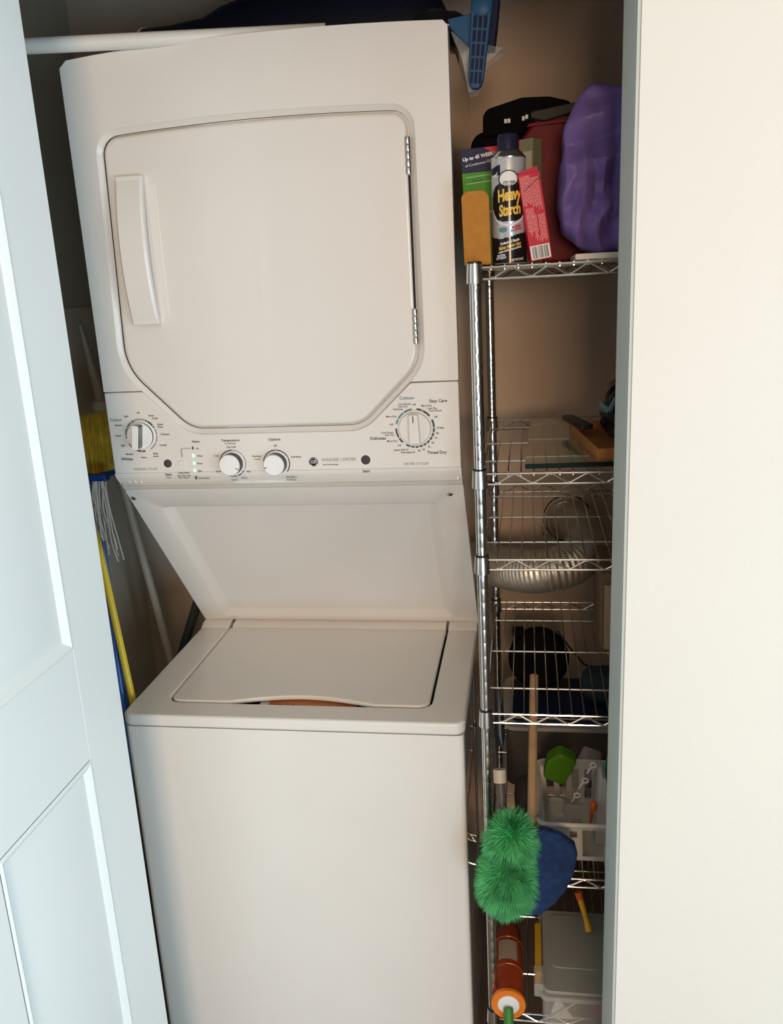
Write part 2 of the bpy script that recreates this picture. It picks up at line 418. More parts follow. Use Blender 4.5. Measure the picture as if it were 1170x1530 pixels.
for z0, z1 in ((.1755, .236), (-.1085, -.0465)):
    h = None
    for k in range(5):
        a = z0+(z1-z0)*k/5; c = z0+(z1-z0)*(k+1)/5
        bb = N(); lathe(bb, (.6098, -.0035, a+.0007), (0, 0, 1), [(.0052, 0), (.0055, .001), (.0055, c-a-.0024), (.0052, c-a-.0014)], 12)
        if k == 0: h = add('hinge', bb, 'chromedull', ddoor)
        else: add('hinge_knuckle', bb, 'chromedull', h)
b = N(); box(b, .608, .6115, -.0005, .003, -.046, .175); add('door_edge_gap', b, 'dark', ddoor)

# ---- console controls
def px(u, v, y=0): p = at(u, v, y); return p.x, p.z
S = .00133
def arc(bm, c, r0, r1, a0, a1, y, mi, n=None):
    n = n or max(2, int(abs(a1-a0)/8)); pr = None
    for k in range(n+1):
        a = math.radians(a0+(a1-a0)*k/n); s, co = math.sin(a), math.cos(a)
        q = (bm.verts.new((c[0]+s*r0, y, c[1]+co*r0)), bm.verts.new((c[0]+s*r1, y, c[1]+co*r1)))
        if pr: bm.faces.new((pr[0], pr[1], q[1], q[0])).material_index = mi
        pr = q
pr_ = N(); YT = -.0007
def say(s, u, v, cap, mi=0, align='CENTER', space=1.0):
    x, z = px(u, v); text(pr_, s, cap*S/.69, lambda a, c: (x+a, YT, z+c), mi, align, space, .018)
say('Colors', 172.4, 627.5, 4.3, 2); say('Whites', 189, 686, 4.3)
for s, u, v in (('Off', 205.6, 617), ('Light', 187.7, 622), ('Medium', 176.6, 635.5), ('Heavy', 175.7, 651), ('Light', 183, 665.6), ('Medium', 193, 678.6), ('Heavy', 214, 683.4), ('Bulky', 232, 677.6), ('Items', 232, 681.6), ('Casuals', 243, 665), ('Delicates', 245.7, 648.8), ('Speed', 238.5, 634), ('Wash', 238.5, 638), ('Rinse', 225, 621), ('& Spin', 231, 625),
                ('On', 294, 670), ('Wash', 297.6, 681.3), ('Rinse', 298, 692.4), ('Spin', 298, 703.7), ('Lid Locked', 303.8, 714.5), ('Tap Cold', 344.6, 667.8), ('Cold', 322.7, 681), ('Cool', 325.4, 704.3), ('Colors', 349.6, 717), ('Warm', 364.3, 714.1), ('Hot', 370.8, 704.6),
                ('Off', 410.3, 666), ('Pre-Soak', 382.8, 681.6), ('2nd Rinse', 441.7, 682.5), ('Pre-Soak +', 434.9, 712.7), ('2nd Rinse', 434.5, 716.8), ('Deep Rinse', 274, 706.5)):
    say(s, u, v, 2.5)
for s, u, v in (('Pause', 251.5, 713.6), ('Select when using', 274, 710.6), ('fabric softener', 274, 713.8), ('w/ Cold Rinse', 343.3, 662.6), ('15 mins', 383.7, 686), ('Auto Load Sensing', 492.8, 693.9)):
    say(s, u, v, 2.0)
for s, u, v, c in (('Start', 251, 709, 3.6), ('Status', 291.6, 659.6, 3.3), ('Temperature', 343.3, 658, 3.5), ('Options', 409.2, 656.5, 3.7), ('Start', 546.3, 704, 3.6)): say(s, u, v, c)
say('WASHER CYCLES', 217, 701, 3.3, 1); say('DRYER CYCLES', 621, 692.8, 3.5, 1); say('WASHER | DRYER', 479.5, 687.3, 4.4, 1, 'LEFT')
say('Cottons', 606.7, 594.7, 4.2, 2); say('Easy Care', 653.8, 599, 4.2); say('Delicates', 564, 655, 4.2); say('Timed Dry', 651.8, 676, 4.2)
for s, u, v in (('Off', 617.6, 604.6), ('Cool Down', 603.5, 603.7), ('Less Dry', 601, 607.3), ('Optimum', 593.8, 611.4), ('More Dry', 583.6, 622.3), ('Off', 584, 634.4), ('Cool Down', 577.8, 646.5), ('Less Dry', 581, 649.9), ('More Dry', 584.9, 659), ('Off', 595.8, 665.9), ('Quick Fluff 10', 598.3, 672.2), ('Dewrinkle 20', 608.6, 675.9), ('30', 625.3, 673.5), ('40', 632.3, 671.7), ('50', 640.4, 667.4), ('60', 646, 661.4), ('70', 650.6, 654.5), ('80', 652.8, 647.3), ('90 Min.', 657.6, 639.2), ('Off', 650, 623), ('Less Dry', 645, 610), ('Cool Down', 649.6, 613.4), ('More Dry', 636.4, 606.2)):
    say(s, u, v, 2.5)
cw = px(210.3, 650.5); ct = px(347, 692); co = px(412.4, 692); cdr = px(619.2, 639.5)
def ringmarks(c, r0, r1, segs, ticks):
    for a0, a1, mi in segs: arc(pr_, c, r0, r1, a0, a1, YT, mi)
    for a in ticks: arc(pr_, c, r0+.0005, r1-.0005, a-1.6, a+1.6, YT-.0003, 3, 2)
ringmarks(cw, .0295, .033, [(22, 62, 0), (66, 150, 4), (172, 238, 0), (262, 338, 2), (-20, 20, 4)], (30, 55, 90, 118, 185, 208, 232, 270, 300, 325))
ringmarks(ct, .0235, .0265, [(-75, 0, 0), (125, 200, 0), (0, 120, 4)], (140, 165, 185))
ringmarks(co, .0235, .0265, [(-80, 130, 0)], (0, 65))
ringmarks(cdr, .0335, .0368, [(7, 52, 0), (65, 210, 0), (222, 270, 0), (284, 353, 2)], (25, 90, 105, 118, 131, 144, 157, 170, 182, 195, 240, 300, 325))
a = px(270.6, 683); c = px(270.6, 670.5); d = px(283.5, 669.6)
for (p, q) in ((a, c), (c, d)):
    x0, x1 = sorted((p[0], q[0])); z0, z1 = sorted((p[1], q[1]))
    vs = [pr_.verts.new(t) for t in ((x0-.0003, YT, z0-.0003), (x1+.0003, YT, z0-.0003), (x1+.0003, YT, z1+.0003), (x0-.0003, YT, z1+.0003))]
    pr_.faces.new(vs).material_index = 1
add('printed_markings', pr_, ['ink', 'inkgrey', 'inkblue', 'inkwhite', 'inkgrey'], console, smooth=0, stuff=True)
# round maker's emblem
c = px(467.5, 690)
b = N(); lathe(b, (c[0], 0, c[1]), (0, -1, 0), [(.0089, 0), (.0089, .0009), (.0084, .0013)], 24); em = add('maker_emblem', b, 'candark', console)
b = N(); arc(b, c, .0072, .0077, 0, 360, -.0016, 0, 24)
text(b, 'GE', .0088, lambda x, y: (c[0]+x+.15*y, -.0016, c[1]+y)); add('emblem_letters', b, 'inkwhite', em, smooth=0)
for s in range(4):
    b = N(); a0 = s*90+30; arc(b, c, .0072, .0086, a0, a0+18, -.0017, 0, 2); add('emblem_swirl', b, 'inkwhite', em, smooth=0)
def dial(name, c, r, h, grip=None):
    b = N(); lathe(b, (c[0], 0, c[1]), (0, -1, 0), [(r+.003, 0), (r+.003, .0015), (r+.0015, .003), (r+.0005, .003)], 36)
    d = add(name, b, 'knobwhite', console); return d
# washer dial: a disc with a deep grip and a dark side face
d = dial('cycle_dial', cw, .0265, 0)
b = N(); lathe(b, (cw[0], 0, cw[1]), (0, -1, 0), [(.0262, .002), (.0262, .008), (.0245, .0105), (0, .0112)], 36, mids=[0, 1, 1]); add('dial_disc', b, ['knobdark', 'knobwhite'], d)
b = N(); a = math.radians(-8); rot = lambda x, z: (cw[0]+x*math.cos(a)-z*math.sin(a), cw[1]+x*math.sin(a)+z*math.cos(a))
g0 = [(-.007, .0245), (.006, .0245), (.008, .018), (.008, -.0245), (-.007, -.0245)]; g1 = [(-.0065, .021), (.0045, .021), (.006, .014), (.006, -.019), (.001, -.0225), (-.0065, -.020)]
prism(b, [rot(*p) for p in rnd([(-.0065, .0235), (.007, .0235), (.007, -.0235), (-.0065, -.0235)], .003, 3)], lambda x, z: (x, -.010, z), lambda x, z: (x, -.030, z))
b.faces.ensure_lookup_table()
for f in b.faces:
    f.normal_update()
for f in b.faces:
    cc = f.calc_center_median(); l = (cc.x-cw[0])
    if abs(f.normal.y) < .5 and (l > .004 or (cc.z > cw[1]+.02)): f.material_index = 1
add('dial_grip', b, ['knobwhite', 'knobdark'], d, bevel=.0012, seg=2)
# dryer dial: disc with a tapered bar and a black pointer
d = dial('cycle_dial', cdr, .0305, 0)
b = N(); lathe(b, (cdr[0], 0, cdr[1]), (0, -1, 0), [(.030, .002), (.030, .006), (.0285, .008), (0, .009)], 40, mids=[0, 1, 1]); add('dial_disc', b, ['knobdark', 'plastic'], d)
b = N(); slabxz(b, [(cdr[0]+x, cdr[1]+z) for x, z in rnd([(-.0085, .0275), (.0085, .0275), (.011, -.026), (-.009, -.026)], .003, 3)], -.008, -.0235)
add('dial_grip', b, 'plastic', d, bevel=.0018, seg=2)
b = N(); box(b, cdr[0]-.0012, cdr[0]+.0006, -.0240, -.0234, cdr[1]+.013, cdr[1]+.026); add('pointer_line', b, 'ink', d)
for c, pt in ((ct, 115), (co, 255)):
    d = dial('option_dial', c, .0215, 0)
    b = N(); lathe(b, (c[0], 0, c[1]), (0, -1, 0), [(.0215, .002), (.0205, .020), (.0190, .0222), (.0, .0226)], 36, mids=[0, 1, 1]); add('dial_cap', b, ['knobdark', 'knobwhite'], d)
    b = N(); arc(b, c, .013, .0195, pt-2.5, pt+2.5, -.0228, 0, 2); add('pointer_line', b, 'ink', d)
for c, r, m_, nm in ((px(250, 692.5), .0080, 'ink', 'start_button'), (px(545.6, 687), .0088, 'ink', 'start_button'), (px(271.5, 692.4), .0072, 'plastic', 'option_button')):
    b = N(); lathe(b, (c[0], 0, c[1]), (0, -1, 0), [(r, 0), (r, .0018), (r*.85, .0026), (0, .0022)], 24); k = add(nm, b, m_, console)
    b = N(); arc(b, c, r+.0004, r+.0030, 0, 360, -.0006, 0, 28); add('button_surround', b, 'knobwhite' , k, smooth=0)
for (u, v, on) in ((287.2, 669.3, 0), (288, 680.7, 1), (289, 692, 1), (290, 702.8, 1), (292.2, 714, 0)):
    x, z = px(u, v); b = N(); box(b, x-.0014, x+.0014, -.0012, .001, z-.0028, z+.0028); add('indicator_light', b, 'led' if on else 'ink', console)

# ---- slanted panel between dryer and washer: recessed field with soft bevels
PA = Vector((0, .0335, -.3785)); PB = Vector((0, .3665, -.7925)); du = (PB-PA); PL = du.length; du.normalize(); nn = Vector((0, du.z, -du.y))   # outward normal
if nn.y > 0: nn = -nn
def sp(x, t, d=0): return Vector((x, 0, 0))+PA+du*t+nn*d
b = N()
def lp(x0, x1, t0, t1, r, d):
    return [b.verts.new(sp(x, t, d)) for x, t in rnd([(x0, t0), (x1, t0), (x1, t1), (x0, t1)], r, 5)]
A = [b.verts.new(sp(x, t, 0)) for x, t in ((.0, .0), (W, .0), (W, PL), (.0, PL))]
R0_ = lp(.052, .632, .052, PL-.016, .012, 0); R1_ = lp(.058, .626, .058, PL-.021, .010, -.0025); R2_ = lp(.074, .609, .068, PL-.034, .004, -.0125); R3_ = lp(.078, .605, .072, PL-.038, .003, -.0135)
for p, q in ((R0_, R1_), (R1_, R2_), (R2_, R3_)):
    n = len(p)
    for k in range(n): b.faces.new((p[k], p[(k+1) % n], q[(k+1) % n], q[k]))
b.faces.new(R3_)
ed = [b.edges.new((A[i], A[(i+1) % 4])) for i in range(4)]
ed += [b.edges.get((R0_[k], R0_[(k+1) % len(R0_)])) for k in range(len(R0_))]
bmesh.ops.triangle_fill(b, use_beauty=True, edges=ed)
B = [b.verts.new(sp(x, t, -.016)) for x, t in ((.0, .0), (W, .0), (W, PL), (.0, PL))]
for i in range(4): b.faces.new((A[i], A[(i+1) % 4], B[(i+1) % 4], B[i]))
bp = add('slanted_panel', b, 'enamel', wd, smooth=30)
for u, v in ((671, 738), (199, 744)):
    d0 = FW + RT*((u-584)/FOC) - UP*((v-765)/FOC); t = (PA-EYE).dot(nn)/d0.dot(nn); p = EYE+d0*t
    b = N(); lathe(b, p, nn, [(.0058, -.001), (.0058, .0012), (.004, .0026), (0, .0028)], 16); s = add('screw', b, 'chromedull', bp)
    b = N(); lathe(b, p+nn*.0026, nn, [(.0018, 0), (.0018, .0006)], 6); add('screw_socket', b, 'dark', s)

# ---- washer
b = N()
slabxy(b, rnd([(.002, -.106), (W-.002, -.106), (W-.002, .60), (.002, .60)], [.012, .012, 0, 0], 5), -ZC+.02, -.8285)
b.faces.ensure_lookup_table()
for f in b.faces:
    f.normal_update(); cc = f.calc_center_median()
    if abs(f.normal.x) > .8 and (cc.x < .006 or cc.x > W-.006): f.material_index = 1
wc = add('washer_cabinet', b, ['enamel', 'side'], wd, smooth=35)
b = N(); slabxy(b, rnd([(.012, -.096), (W-.012, -.096), (W-.012, .36), (.012, .36)], .01, 3), -.8286, -.8255); add('shadow_gap', b, 'dark', wd)
U = [(0, .336), (0, -.112), (W, -.112), (W, .336), (.6135, .336), (.6135, -.052), (.0735, -.052), (.0735, .336)]
b = N(); slabxy(b, rnd(U, [0, .022, .022, 0, 0, .028, .028, 0], 6), -.800, -.8257)
top = add('washer_top', b, 'enamel', wd, bevel=.006, seg=4)
for x0, x1 in ((.001, .0725), (.0805, .6085), (.6145, W-.001)):
    b = N(); slabyz(b, [(.330, -.8005), (.345, -.7935), (.366, -.792), (.366, -.815), (.330, -.815)], x0, x1); add('rear_trim', b, 'enamel', top, bevel=.001, seg=2)
b = N(); box(b, .07, .616, -.056, .36, -.850, -.826); tb = add('lid_opening', b, 'dark', top)
lid = [(.0775, .330)]+rnd([(.0775, -.048), (.6095, -.048)], 0)+[(.6095, .330)]
pts = [(.0775, .329)]
pts += [(.0775, -.020), (.0785, -.034), (.0845, -.043), (.0945, -.0475), (.115, -.048)]
for k in range(25):
    x = .20+(.30)*k/24; t = (x-.352)/.15
    dy = .030*max(0, math.cos(PI*min(1, abs(t))/2))**1.0 if abs(t) < 1 else 0
    pts.append((x, -.048+dy))
pts += [(.572, -.048), (.5925, -.0475), (.6025, -.043), (.6085, -.034), (.6095, -.020), (.6095, .329)]
b = N(); slabxy(b, pts, -.7985, -.8085); add('washer_lid', b, 'enamel', wd, bevel=.0035, seg=4)
b = N(); q = [(.262, -.0515, -.8165), (.462, -.0515, -.8165), (.462, -.012, -.8110), (.262, -.012, -.8110)]
vs = [b.verts.new(p) for p in q]+[b.verts.new((p[0], p[1], p[2]-.001)) for p in q]
b.faces.new(vs[:4]); b.faces.new(vs[4:][::-1])
for i in range(4): b.faces.new((vs[i], vs[(i+1) % 4], vs[4+(i+1) % 4], vs[4+i]))
st = add('warning_sticker', b, 'sticker', wd, smooth=0)
b = N(); text(b, 'STOP', .020, lambda x, y: (.312+x, -.036+y*.98, -.8138+y*.14)); add('sticker_print', b, 'stickertxt', st, smooth=0)
b = N(); box(b, .262, .280, -.0513, -.020, -.8122, -.8118); add('sticker_label', b, 'inkwhite', st, smooth=0)

# ================================================================== WIRE RACK
RX, RY, RL, RD = .7240, -.126, .60, .562
X1, Y1 = RX+RL, RY+RD
rack = empty('wire_rack', (RX+RL/2, RY+RD/2, -ZC), 'chrome wire shelving rack beside the washer and dryer', 'shelf')
prof = [(.0, .0), (.009, 0)]
z = .03
while z < ZC+.01:
    prof += [(.0095, z), (.0095, z+.0225), (.00935, z+.0232), (.00935, z+.0245)]; z += .0254
prof += [(.0095, ZC+.018), (0, ZC+.018)]
b = N(); lathe(b, (RX, RY, -ZC), (0, 0, 1), prof, 20); p0 = add('post', b, 'chromedull', rack)
b = N(); lathe(b, (RX, RY, .016), (0, 0, 1), [(.0098, 0), (.0105, .006), (.0095, .010), (0, .0105)], 20); c0 = add('post_cap', b, 'blackplastic', p0)
for x, y in ((RL, 0), (0, RD), (RL, RD)):
    p = again(p0, 'post', rack, (x, y, 0)); again(c0, 'post_cap', p, (x, y, 0))
SZ = [.0154, -.3209, -.4738, -.7693, -1.1121, -1.4364]
G = .018; wr = .0021
def zig(bm, p, q, n, zt, zb):
    p = Vector(p); q = Vector(q); d = (q-p); pts = []
    for k in range(n+1):
        pt = p+d*(k/n); z = zb if k % 2 == 0 else zt; w = d.normalized()*.003
        for s in (-1, 1): pts.append((pt.x+w.x*s, pt.y+w.y*s, z))
    tube(bm, pts, .0019, 6)
src = {}
for i, z in enumerate(SZ):
    if i == 0:
        b = N(); e = .010
        tube(b, [(RX+e, RY, z), (X1-e, RY, z)], wr, 8); shelf = add('wire_shelf', b, 'chrome', rack, origin=(RX, RY, z)); src['s'] = shelf
        def sub(nm, fn):
            b = N(); fn(b); o = add(nm, b, 'chrome', shelf, origin=(RX, RY, z)); src.setdefault('subs', []).append((nm, o))
        sub('rim', lambda b: tube(b, [(RX+e, RY, z-G), (X1-e, RY, z-G)], wr, 8))
        for zz_ in (z, z-G):
            sub('rim', lambda b: tube(b, [(RX+e, Y1, zz_), (X1-e, Y1, zz_)], wr, 8))
            sub('rim', lambda b: tube(b, [(RX, RY+e, zz_), (RX, Y1-e, zz_)], wr, 8))
            sub('rim', lambda b: tube(b, [(X1, RY+e, zz_), (X1, Y1-e, zz_)], wr, 8))
        sub('truss_wire', lambda b: zig(b, (RX+.028, RY, 0), (X1-.028, RY, 0), 18, z-.002, z-G+.002))
        sub('truss_wire', lambda b: zig(b, (RX+.028, Y1, 0), (X1-.028, Y1, 0), 18, z-.002, z-G+.002))
        sub('truss_wire', lambda b: zig(b, (RX, RY+.028, 0), (RX, Y1-.028, 0), 18, z-.002, z-G+.002))
        for y in (-.022, .149, .320):
            sub('support_wire', lambda b: tube(b, [(RX, y, z-.0005), (X1, y, z-.0005)], .0019, 6))
        k = 0
        while RX+.026+k*.0215 < X1-.02:
            x = RX+.026+k*.0215
            sub('shelf_wire', lambda b: tube(b, [(x, RY+.0012, z-.0040), (x, RY+.0015, z+.0020), (x, RY+.005, z+.0034), (x, Y1-.004, z+.0034), (x, Y1+.0005, z+.0022)], .00125, 5)); k += 1
        for x, y in ((RX, RY), (RX, Y1), (X1, RY), (X1, Y1)):
            def col(b):
                lathe(b, (x, y, z-G-.006), (0, 0, 1), [(.0105, 0), (.0138, .0005), (.0132, .015), (.0122, .031), (.0105, .0315)], 20)
            sub('collar', col)
            b = N(); lathe(b, (x, y, z-G-.006+.0312), (0, 0, 1), [(.0118, 0), (.0118, .0024), (.0098, .003)], 20); o = add('collar_sleeve', b, 'blackplastic', shelf, origin=(RX, RY, z)); src['subs'].append(('collar_sleeve', o))
    else:
        d = (0, 0, z-SZ[0]); s = again(src['s'], 'wire_shelf', rack, d)
        for nm, o in src['subs']: again(o, nm, s, d)

# ================================================================== THINGS ON THE TOP SHELF
T = SZ[0]+.0048
# orange foam block with a rounded top
b = N(); slabxz(b, rnd([(.7065, T), (.7500, T), (.7480, .1345), (.7040, .1335)], [.002, .002, .014, .012], 6), -.105, -.075)
tag(add('foam_block', b, 'orange', bevel=.003), 'orange foam block with rounded top standing beside the can', 'sponge')
# starch can
cx_, cy_, R = .7785, -.074, .0275
can = empty('spray_can', (cx_, cy_, T), 'black and silver spray starch can with yellow lettering', 'can')
b = N(); lathe(b, (cx_, cy_, T), (0, 0, 1), [(.0255, 0), (.0275, .003), (.0275, .157), (.0270, .160)], 40); add('can_body', b, 'canwhite', can)
b = N(); lathe(b, (cx_, cy_, T+.160), (0, 0, 1), [(.0278, 0), (.0282, .0015), (.0262, .004), (.0210, .0105), (.0185, .0125), (.0165, .0130)], 36); add('can_shoulder', b, 'chrome', can)
b = N(); lathe(b, (cx_, cy_, T+.172), (0, 0, 1), [(.0172, 0), (.0168, .020), (.0150, .0245), (0, .026)], 30); add('can_cap', b, 'canpurple', can)
az0 = math.atan2(EYE.y-cy_, EYE.x-cx_)          # the side that faces the room
def wrap(u, h, k=.0003):
    a = az0+u/R; return Vector((cx_+(R+k)*math.cos(a), cy_+(R+k)*math.sin(a), T+h))
def patch(bm, fn_in, u0, u1, h0, h1, mi=0, nu=40, nh=24, k=.0003):
    """cells of the can's skin where fn_in(u, h) holds"""
    g = {}
    def vv(i, j):
        if (i, j) not in g: g[(i, j)] = bm.verts.new(wrap(u0+(u1-u0)*i/nu, h0+(h1-h0)*j/nh, k))
        return g[(i, j)]
    for i in range(nu):
        for j in range(nh):
            if fn_in(u0+(u1-u0)*(i+.5)/nu, h0+(h1-h0)*(j+.5)/nh): bm.faces.new((vv(i, j), vv(i+1, j), vv(i+1, j+1), vv(i, j+1))).material_index = mi
b = N()
patch(b, lambda u, h: h < .043-.012*math.cos(u/.03)*0+.004*math.sin(u*70-.6), -.043, .043, .001, .052, 0, 40, 34)
patch(b, lambda u, h: (u/.030)**2+((h-.094)/.030)**4 < 1, -.032, .032, .060, .128, 0, 44, 44)
patch(b, lambda u, h: 1 < (u/.0285)**2+((h-.089)/.029)**2 < 1.16 and h < .083, -.034, .034, .055, .09, 1, 60, 40, .0007)
patch(b, lambda u, h: (u/.014)**2+((h-.128)/.011)**2 < 1, -.016, .016, .115, .142, 1, 24, 20, .0006)
patch(b, lambda u, h: abs((u/.0155)**2+((h-.128)/.0125)**2-1) < .12, -.018, .018, .112, .143, 0, 40, 34, .0007)
patch(b, lambda u, h: abs(h-.139-.25*(u+.028)) < .0075, -.036, -.013, .125, .152, 3, 24, 20, .0006)
patch(b, lambda u, h: ((u+.010)/.007)**2+((h-.052)/.0042)**2 < 1, -.02, 0, .046, .058, 4, 18, 12, .0006)
def ct_(s, u, h, size, mi, slope=0.0, sp_=1.0): text(b, s, size, lambda x, y: wrap(u+x*.9, h+y*1.4+slope*x, .0012), mi, 'CENTER', sp_, .035)
ct_('Heavy', .001, .104, .0182, 2, .1, .9); ct_('Starch', .002, .0815, .0168, 2, .1, .9)
ct_('STAY CRISP', .001, .1225, .0040, 0); ct_('CLEAN IRON', .001, .1175, .0040, 0)
ct_('Speed', -.025, .134, .0065, 1, .25)
for k_, s in enumerate(('no flaking', 'no clogging')): ct_(s, .012, .0565-k_*.0045, .0045, 5, .2)
ct_('Professional Results', .001, .0335, .0042, 1, .2); ct_('Makes Ironing Easy', .001, .0270, .0052, 2, .2); ct_('Leaves clothes crisp and fresh', .001, .0215, .0034, 1, .2)
ct_('CAUTION', -.014, .0125, .0036, 1, .1); ct_('KEEP UPRIGHT', -.014, .0085, .0030, 1, .1); ct_('NET WT 20 OZ', .013, .0055, .0036, 1, .1)
add('can_label', b, ['candark', 'inkwhite', 'canyellow', 'canpurple', 'inkblue', 'redcard'], can, smooth=30)
# red carton leaning against the can
rc = Matrix.Translation((.8285, -.092, T)) @ Matrix.Rotation(math.radians(-8.5), 4, 'Y') @ Matrix.Rotation(math.radians(8), 4, 'Z')
carton = empty('red_carton', (.8285, -.092, T), 'narrow red carton with a barcode leaning against the spray can', 'box')
b = N(); box(b, -.0165, .0175, -.012, .018, .003, .136, 0, rc)
o = add('carton_body', b, 'redcard', carton, bevel=.0006, seg=1)
b = N(); g = lambda x, z, k=.0125: rc @ Vector((x, -k, z))
vs = [b.verts.new(g(x, z)) for x, z in ((-.0155, .0045), (.0155, .0045), (.0155, .026), (-.0155, .026))]; b.faces.new(vs)
x = -.0125
while x < .0125:
    w_ = random.choice((.0005, .0008, .0012)); vs = [b.verts.new(g(p, q, .0128)) for p, q in ((x, .006), (x+w_, .006), (x+w_, .0245), (x, .0245))]; b.faces.new(vs).material_index = 1; x += w_+random.choice((.0005, .0009, .0013))
for (x0, x1, z0, z1, st_) in ((-.0150, .000, .084, .132, .0021), (.002, .0145, .078, .128, .0021), (-.0125, -.001, .066, .0835, .0021), (-.013, .003, .040, .073, .0020), (.005, .0135, .029, .072, .0021), (-.004, .003, .031, .040, .0020)):
    x = x0
    while x < x1:
        t = z0+random.random()*.008
        while t < z1:
            l = .002+random.random()*.005; vs = [b.verts.new(g(p, q)) for p, q in ((x, t), (x+.0009, t), (x+.0009, min(z1, t+l)), (x, min(z1, t+l)))]; b.faces.new(vs).material_index = 2; t += l+.0008
        x += st_
vs = [b.verts.new(g(p, q, .0129)) for p, q in ((-.012, .110), (-.0115, .1092), (.0170, .1262), (.0168, .1275))]; b.faces.new(vs).material_index = 1
add('carton_print', b, ['inkwhite', 'ink', 'redcardtxt'], carton, smooth=0)
b = N(); vs = [rc @ Vector(p) for p in ((-.0165, -.0125, .136), (.0145, -.0125, .136), (.0145, -.0125, .143), (-.0165, -.0128, .1385))]
f = [b.verts.new(v) for v in vs]; f2 = [b.verts.new(v+Vector((0, .0008, 0))) for v in vs]; b.faces.new(f); b.faces.new(f2[::-1])
for i in range(4): b.faces.new((f[i], f[(i+1) % 4], f2[(i+1) % 4], f2[i]))
add('carton_flap', b, 'redcard', carton, smooth=0)
# green carton
gm = Matrix.Translation((.7385, .010, T)) @ Matrix.Rotation(math.radians(3), 4, 'Z') @ Matrix.Rotation(math.radians(-2), 4, 'Y')
gc = empty('green_carton', (.7385, .010, T), 'green carton with navy top and white lettering behind the foam block', 'box')
b = N(); box(b, -.034, .032, -.016, .020, .002, .152, 0, gm); box(b, -.034, .032, -.016, .020, .152, .190, 1, gm)
add('carton_body', b, ['green', 'navycard'], gc, bevel=.0005, seg=1)
b = N(); g = lambda x, z, k=.0166: gm @ Vector((x, -k, z))
text(b, 'Up to 45 WEEKS', .0078, lambda x, y: g(-.004+x, .176+y+.12*x), 0, 'CENTER', 1, .03); text(b, 'of Continuous Cleaning', .0058, lambda x, y: g(.0+x, .166+y+.12*x), 0)
text(b, 'Clorox', .0062, lambda x, y: g(-.009+x, .139+y), 1)
for k_, s in enumerate(('Automatic', 'Toilet Bowl', 'Cleaner')): text(b, s, .0062, lambda x, y: g(-.027+x, .118-k_*.0085+y), 0, 'LEFT')
cpt = lambda a, r: (min(.0318, .026+r*math.cos(a)), .060+r*1.25*math.sin(a))
b.faces.new([b.verts.new(g(*cpt(PI*k/20+PI*.0, .026), .0168)) for k in range(21)]).material_index = 2
pr = None
for k_ in range(21):
    a = PI*k_/20; q = (b.verts.new(g(*cpt(a, .026), .017)), b.verts.new(g(*cpt(a, .0275), .017)))
    if pr: b.faces.new((pr[0], pr[1], q[1], q[0])).material_index = 0
    pr = q
for z0 in (.134, .144):
    vs = [b.verts.new(g(*p)) for p in ((-.028, z0), (.026, z0+.003), (.026, z0+.0036), (-.028, z0+.0006))]; b.faces.new(vs).material_index = 0
vs = [b.verts.new(g(*p)) for p in ((.004, .1895), (.0318, .1895), (.0318, .172))]; b.faces.new(vs).material_index = 3
add('carton_print', b, ['inkwhite', 'navycard', 'inkblue', 'redcard'], gc, smooth=0)
# olive and red box behind the can
om = Matrix.Translation((.7985, .030, T)) @ Matrix.Rotation(math.radians(-32), 4, 'Z')
ob = empty('olive_box', (.7960, .040, T), 'olive and red box with white capitals standing behind the spray can', 'box')
b = N(); box(b, -.030, .006, -.014, .014, 0, .200, 0, om); box(b, .006, .032, -.014, .014, 0, .200, 1, om); add('box_body', b, ['redcard', 'olive'], ob, bevel=.0008, seg=1)
b = N(); g = lambda x, z, k=.0146: om @ Vector((x, -k, z))
text(b, 'MEAT', .0150, lambda x, y: g(.0045+x, .183+y), 0, 'RIGHT', .85, .03); text(b, 'BEST', .0100, lambda x, y: g(.0045+x, .168+y), 0, 'RIGHT', .85, .03)
vs = [b.verts.new(g(*p)) for p in ((.013, .02), (.030, .02), (.030, .180), (.013, .180))]; b.faces.new(vs).material_index = 1
add('box_print', b, ['inkwhite', 'tan'], ob, smooth=0)
# black padded case, two tiers
b = N(); slabxz(b, rnd([(.703, T), (.955, T), (.955, .276), (.898, .292), (.703, .262)], [.01, .01, .02, .02, .030], 6), .20, .40)
bc = empty('black_case', (.82, .30, T), 'black padded case with stepped rounded top at the back of the top shelf', 'case')
add('case_body', b, 'blackcloth', bc, bevel=.012, seg=3)
b = N(); slabxz(b, rnd([(.728, .255), (.900, .255), (.892, .303), (.850, .315), (.800, .317), (.728, .300)], [.002, .002, .02, .05, .05, .020], 6), .19, .39)
cl = add('case_lid', b, 'blackcloth', bc, bevel=.010, seg=3)
for u, v in ((754.5, 181), (759.5, 180.5), (781, 177), (786, 174.5)):
    p = at(u, v, .188); b = N(); box(b, p.x-.0024, p.x+.0024, .187, .191, p.z-.0035, p.z+.0035); add('white_patch', b, 'inkwhite', cl)
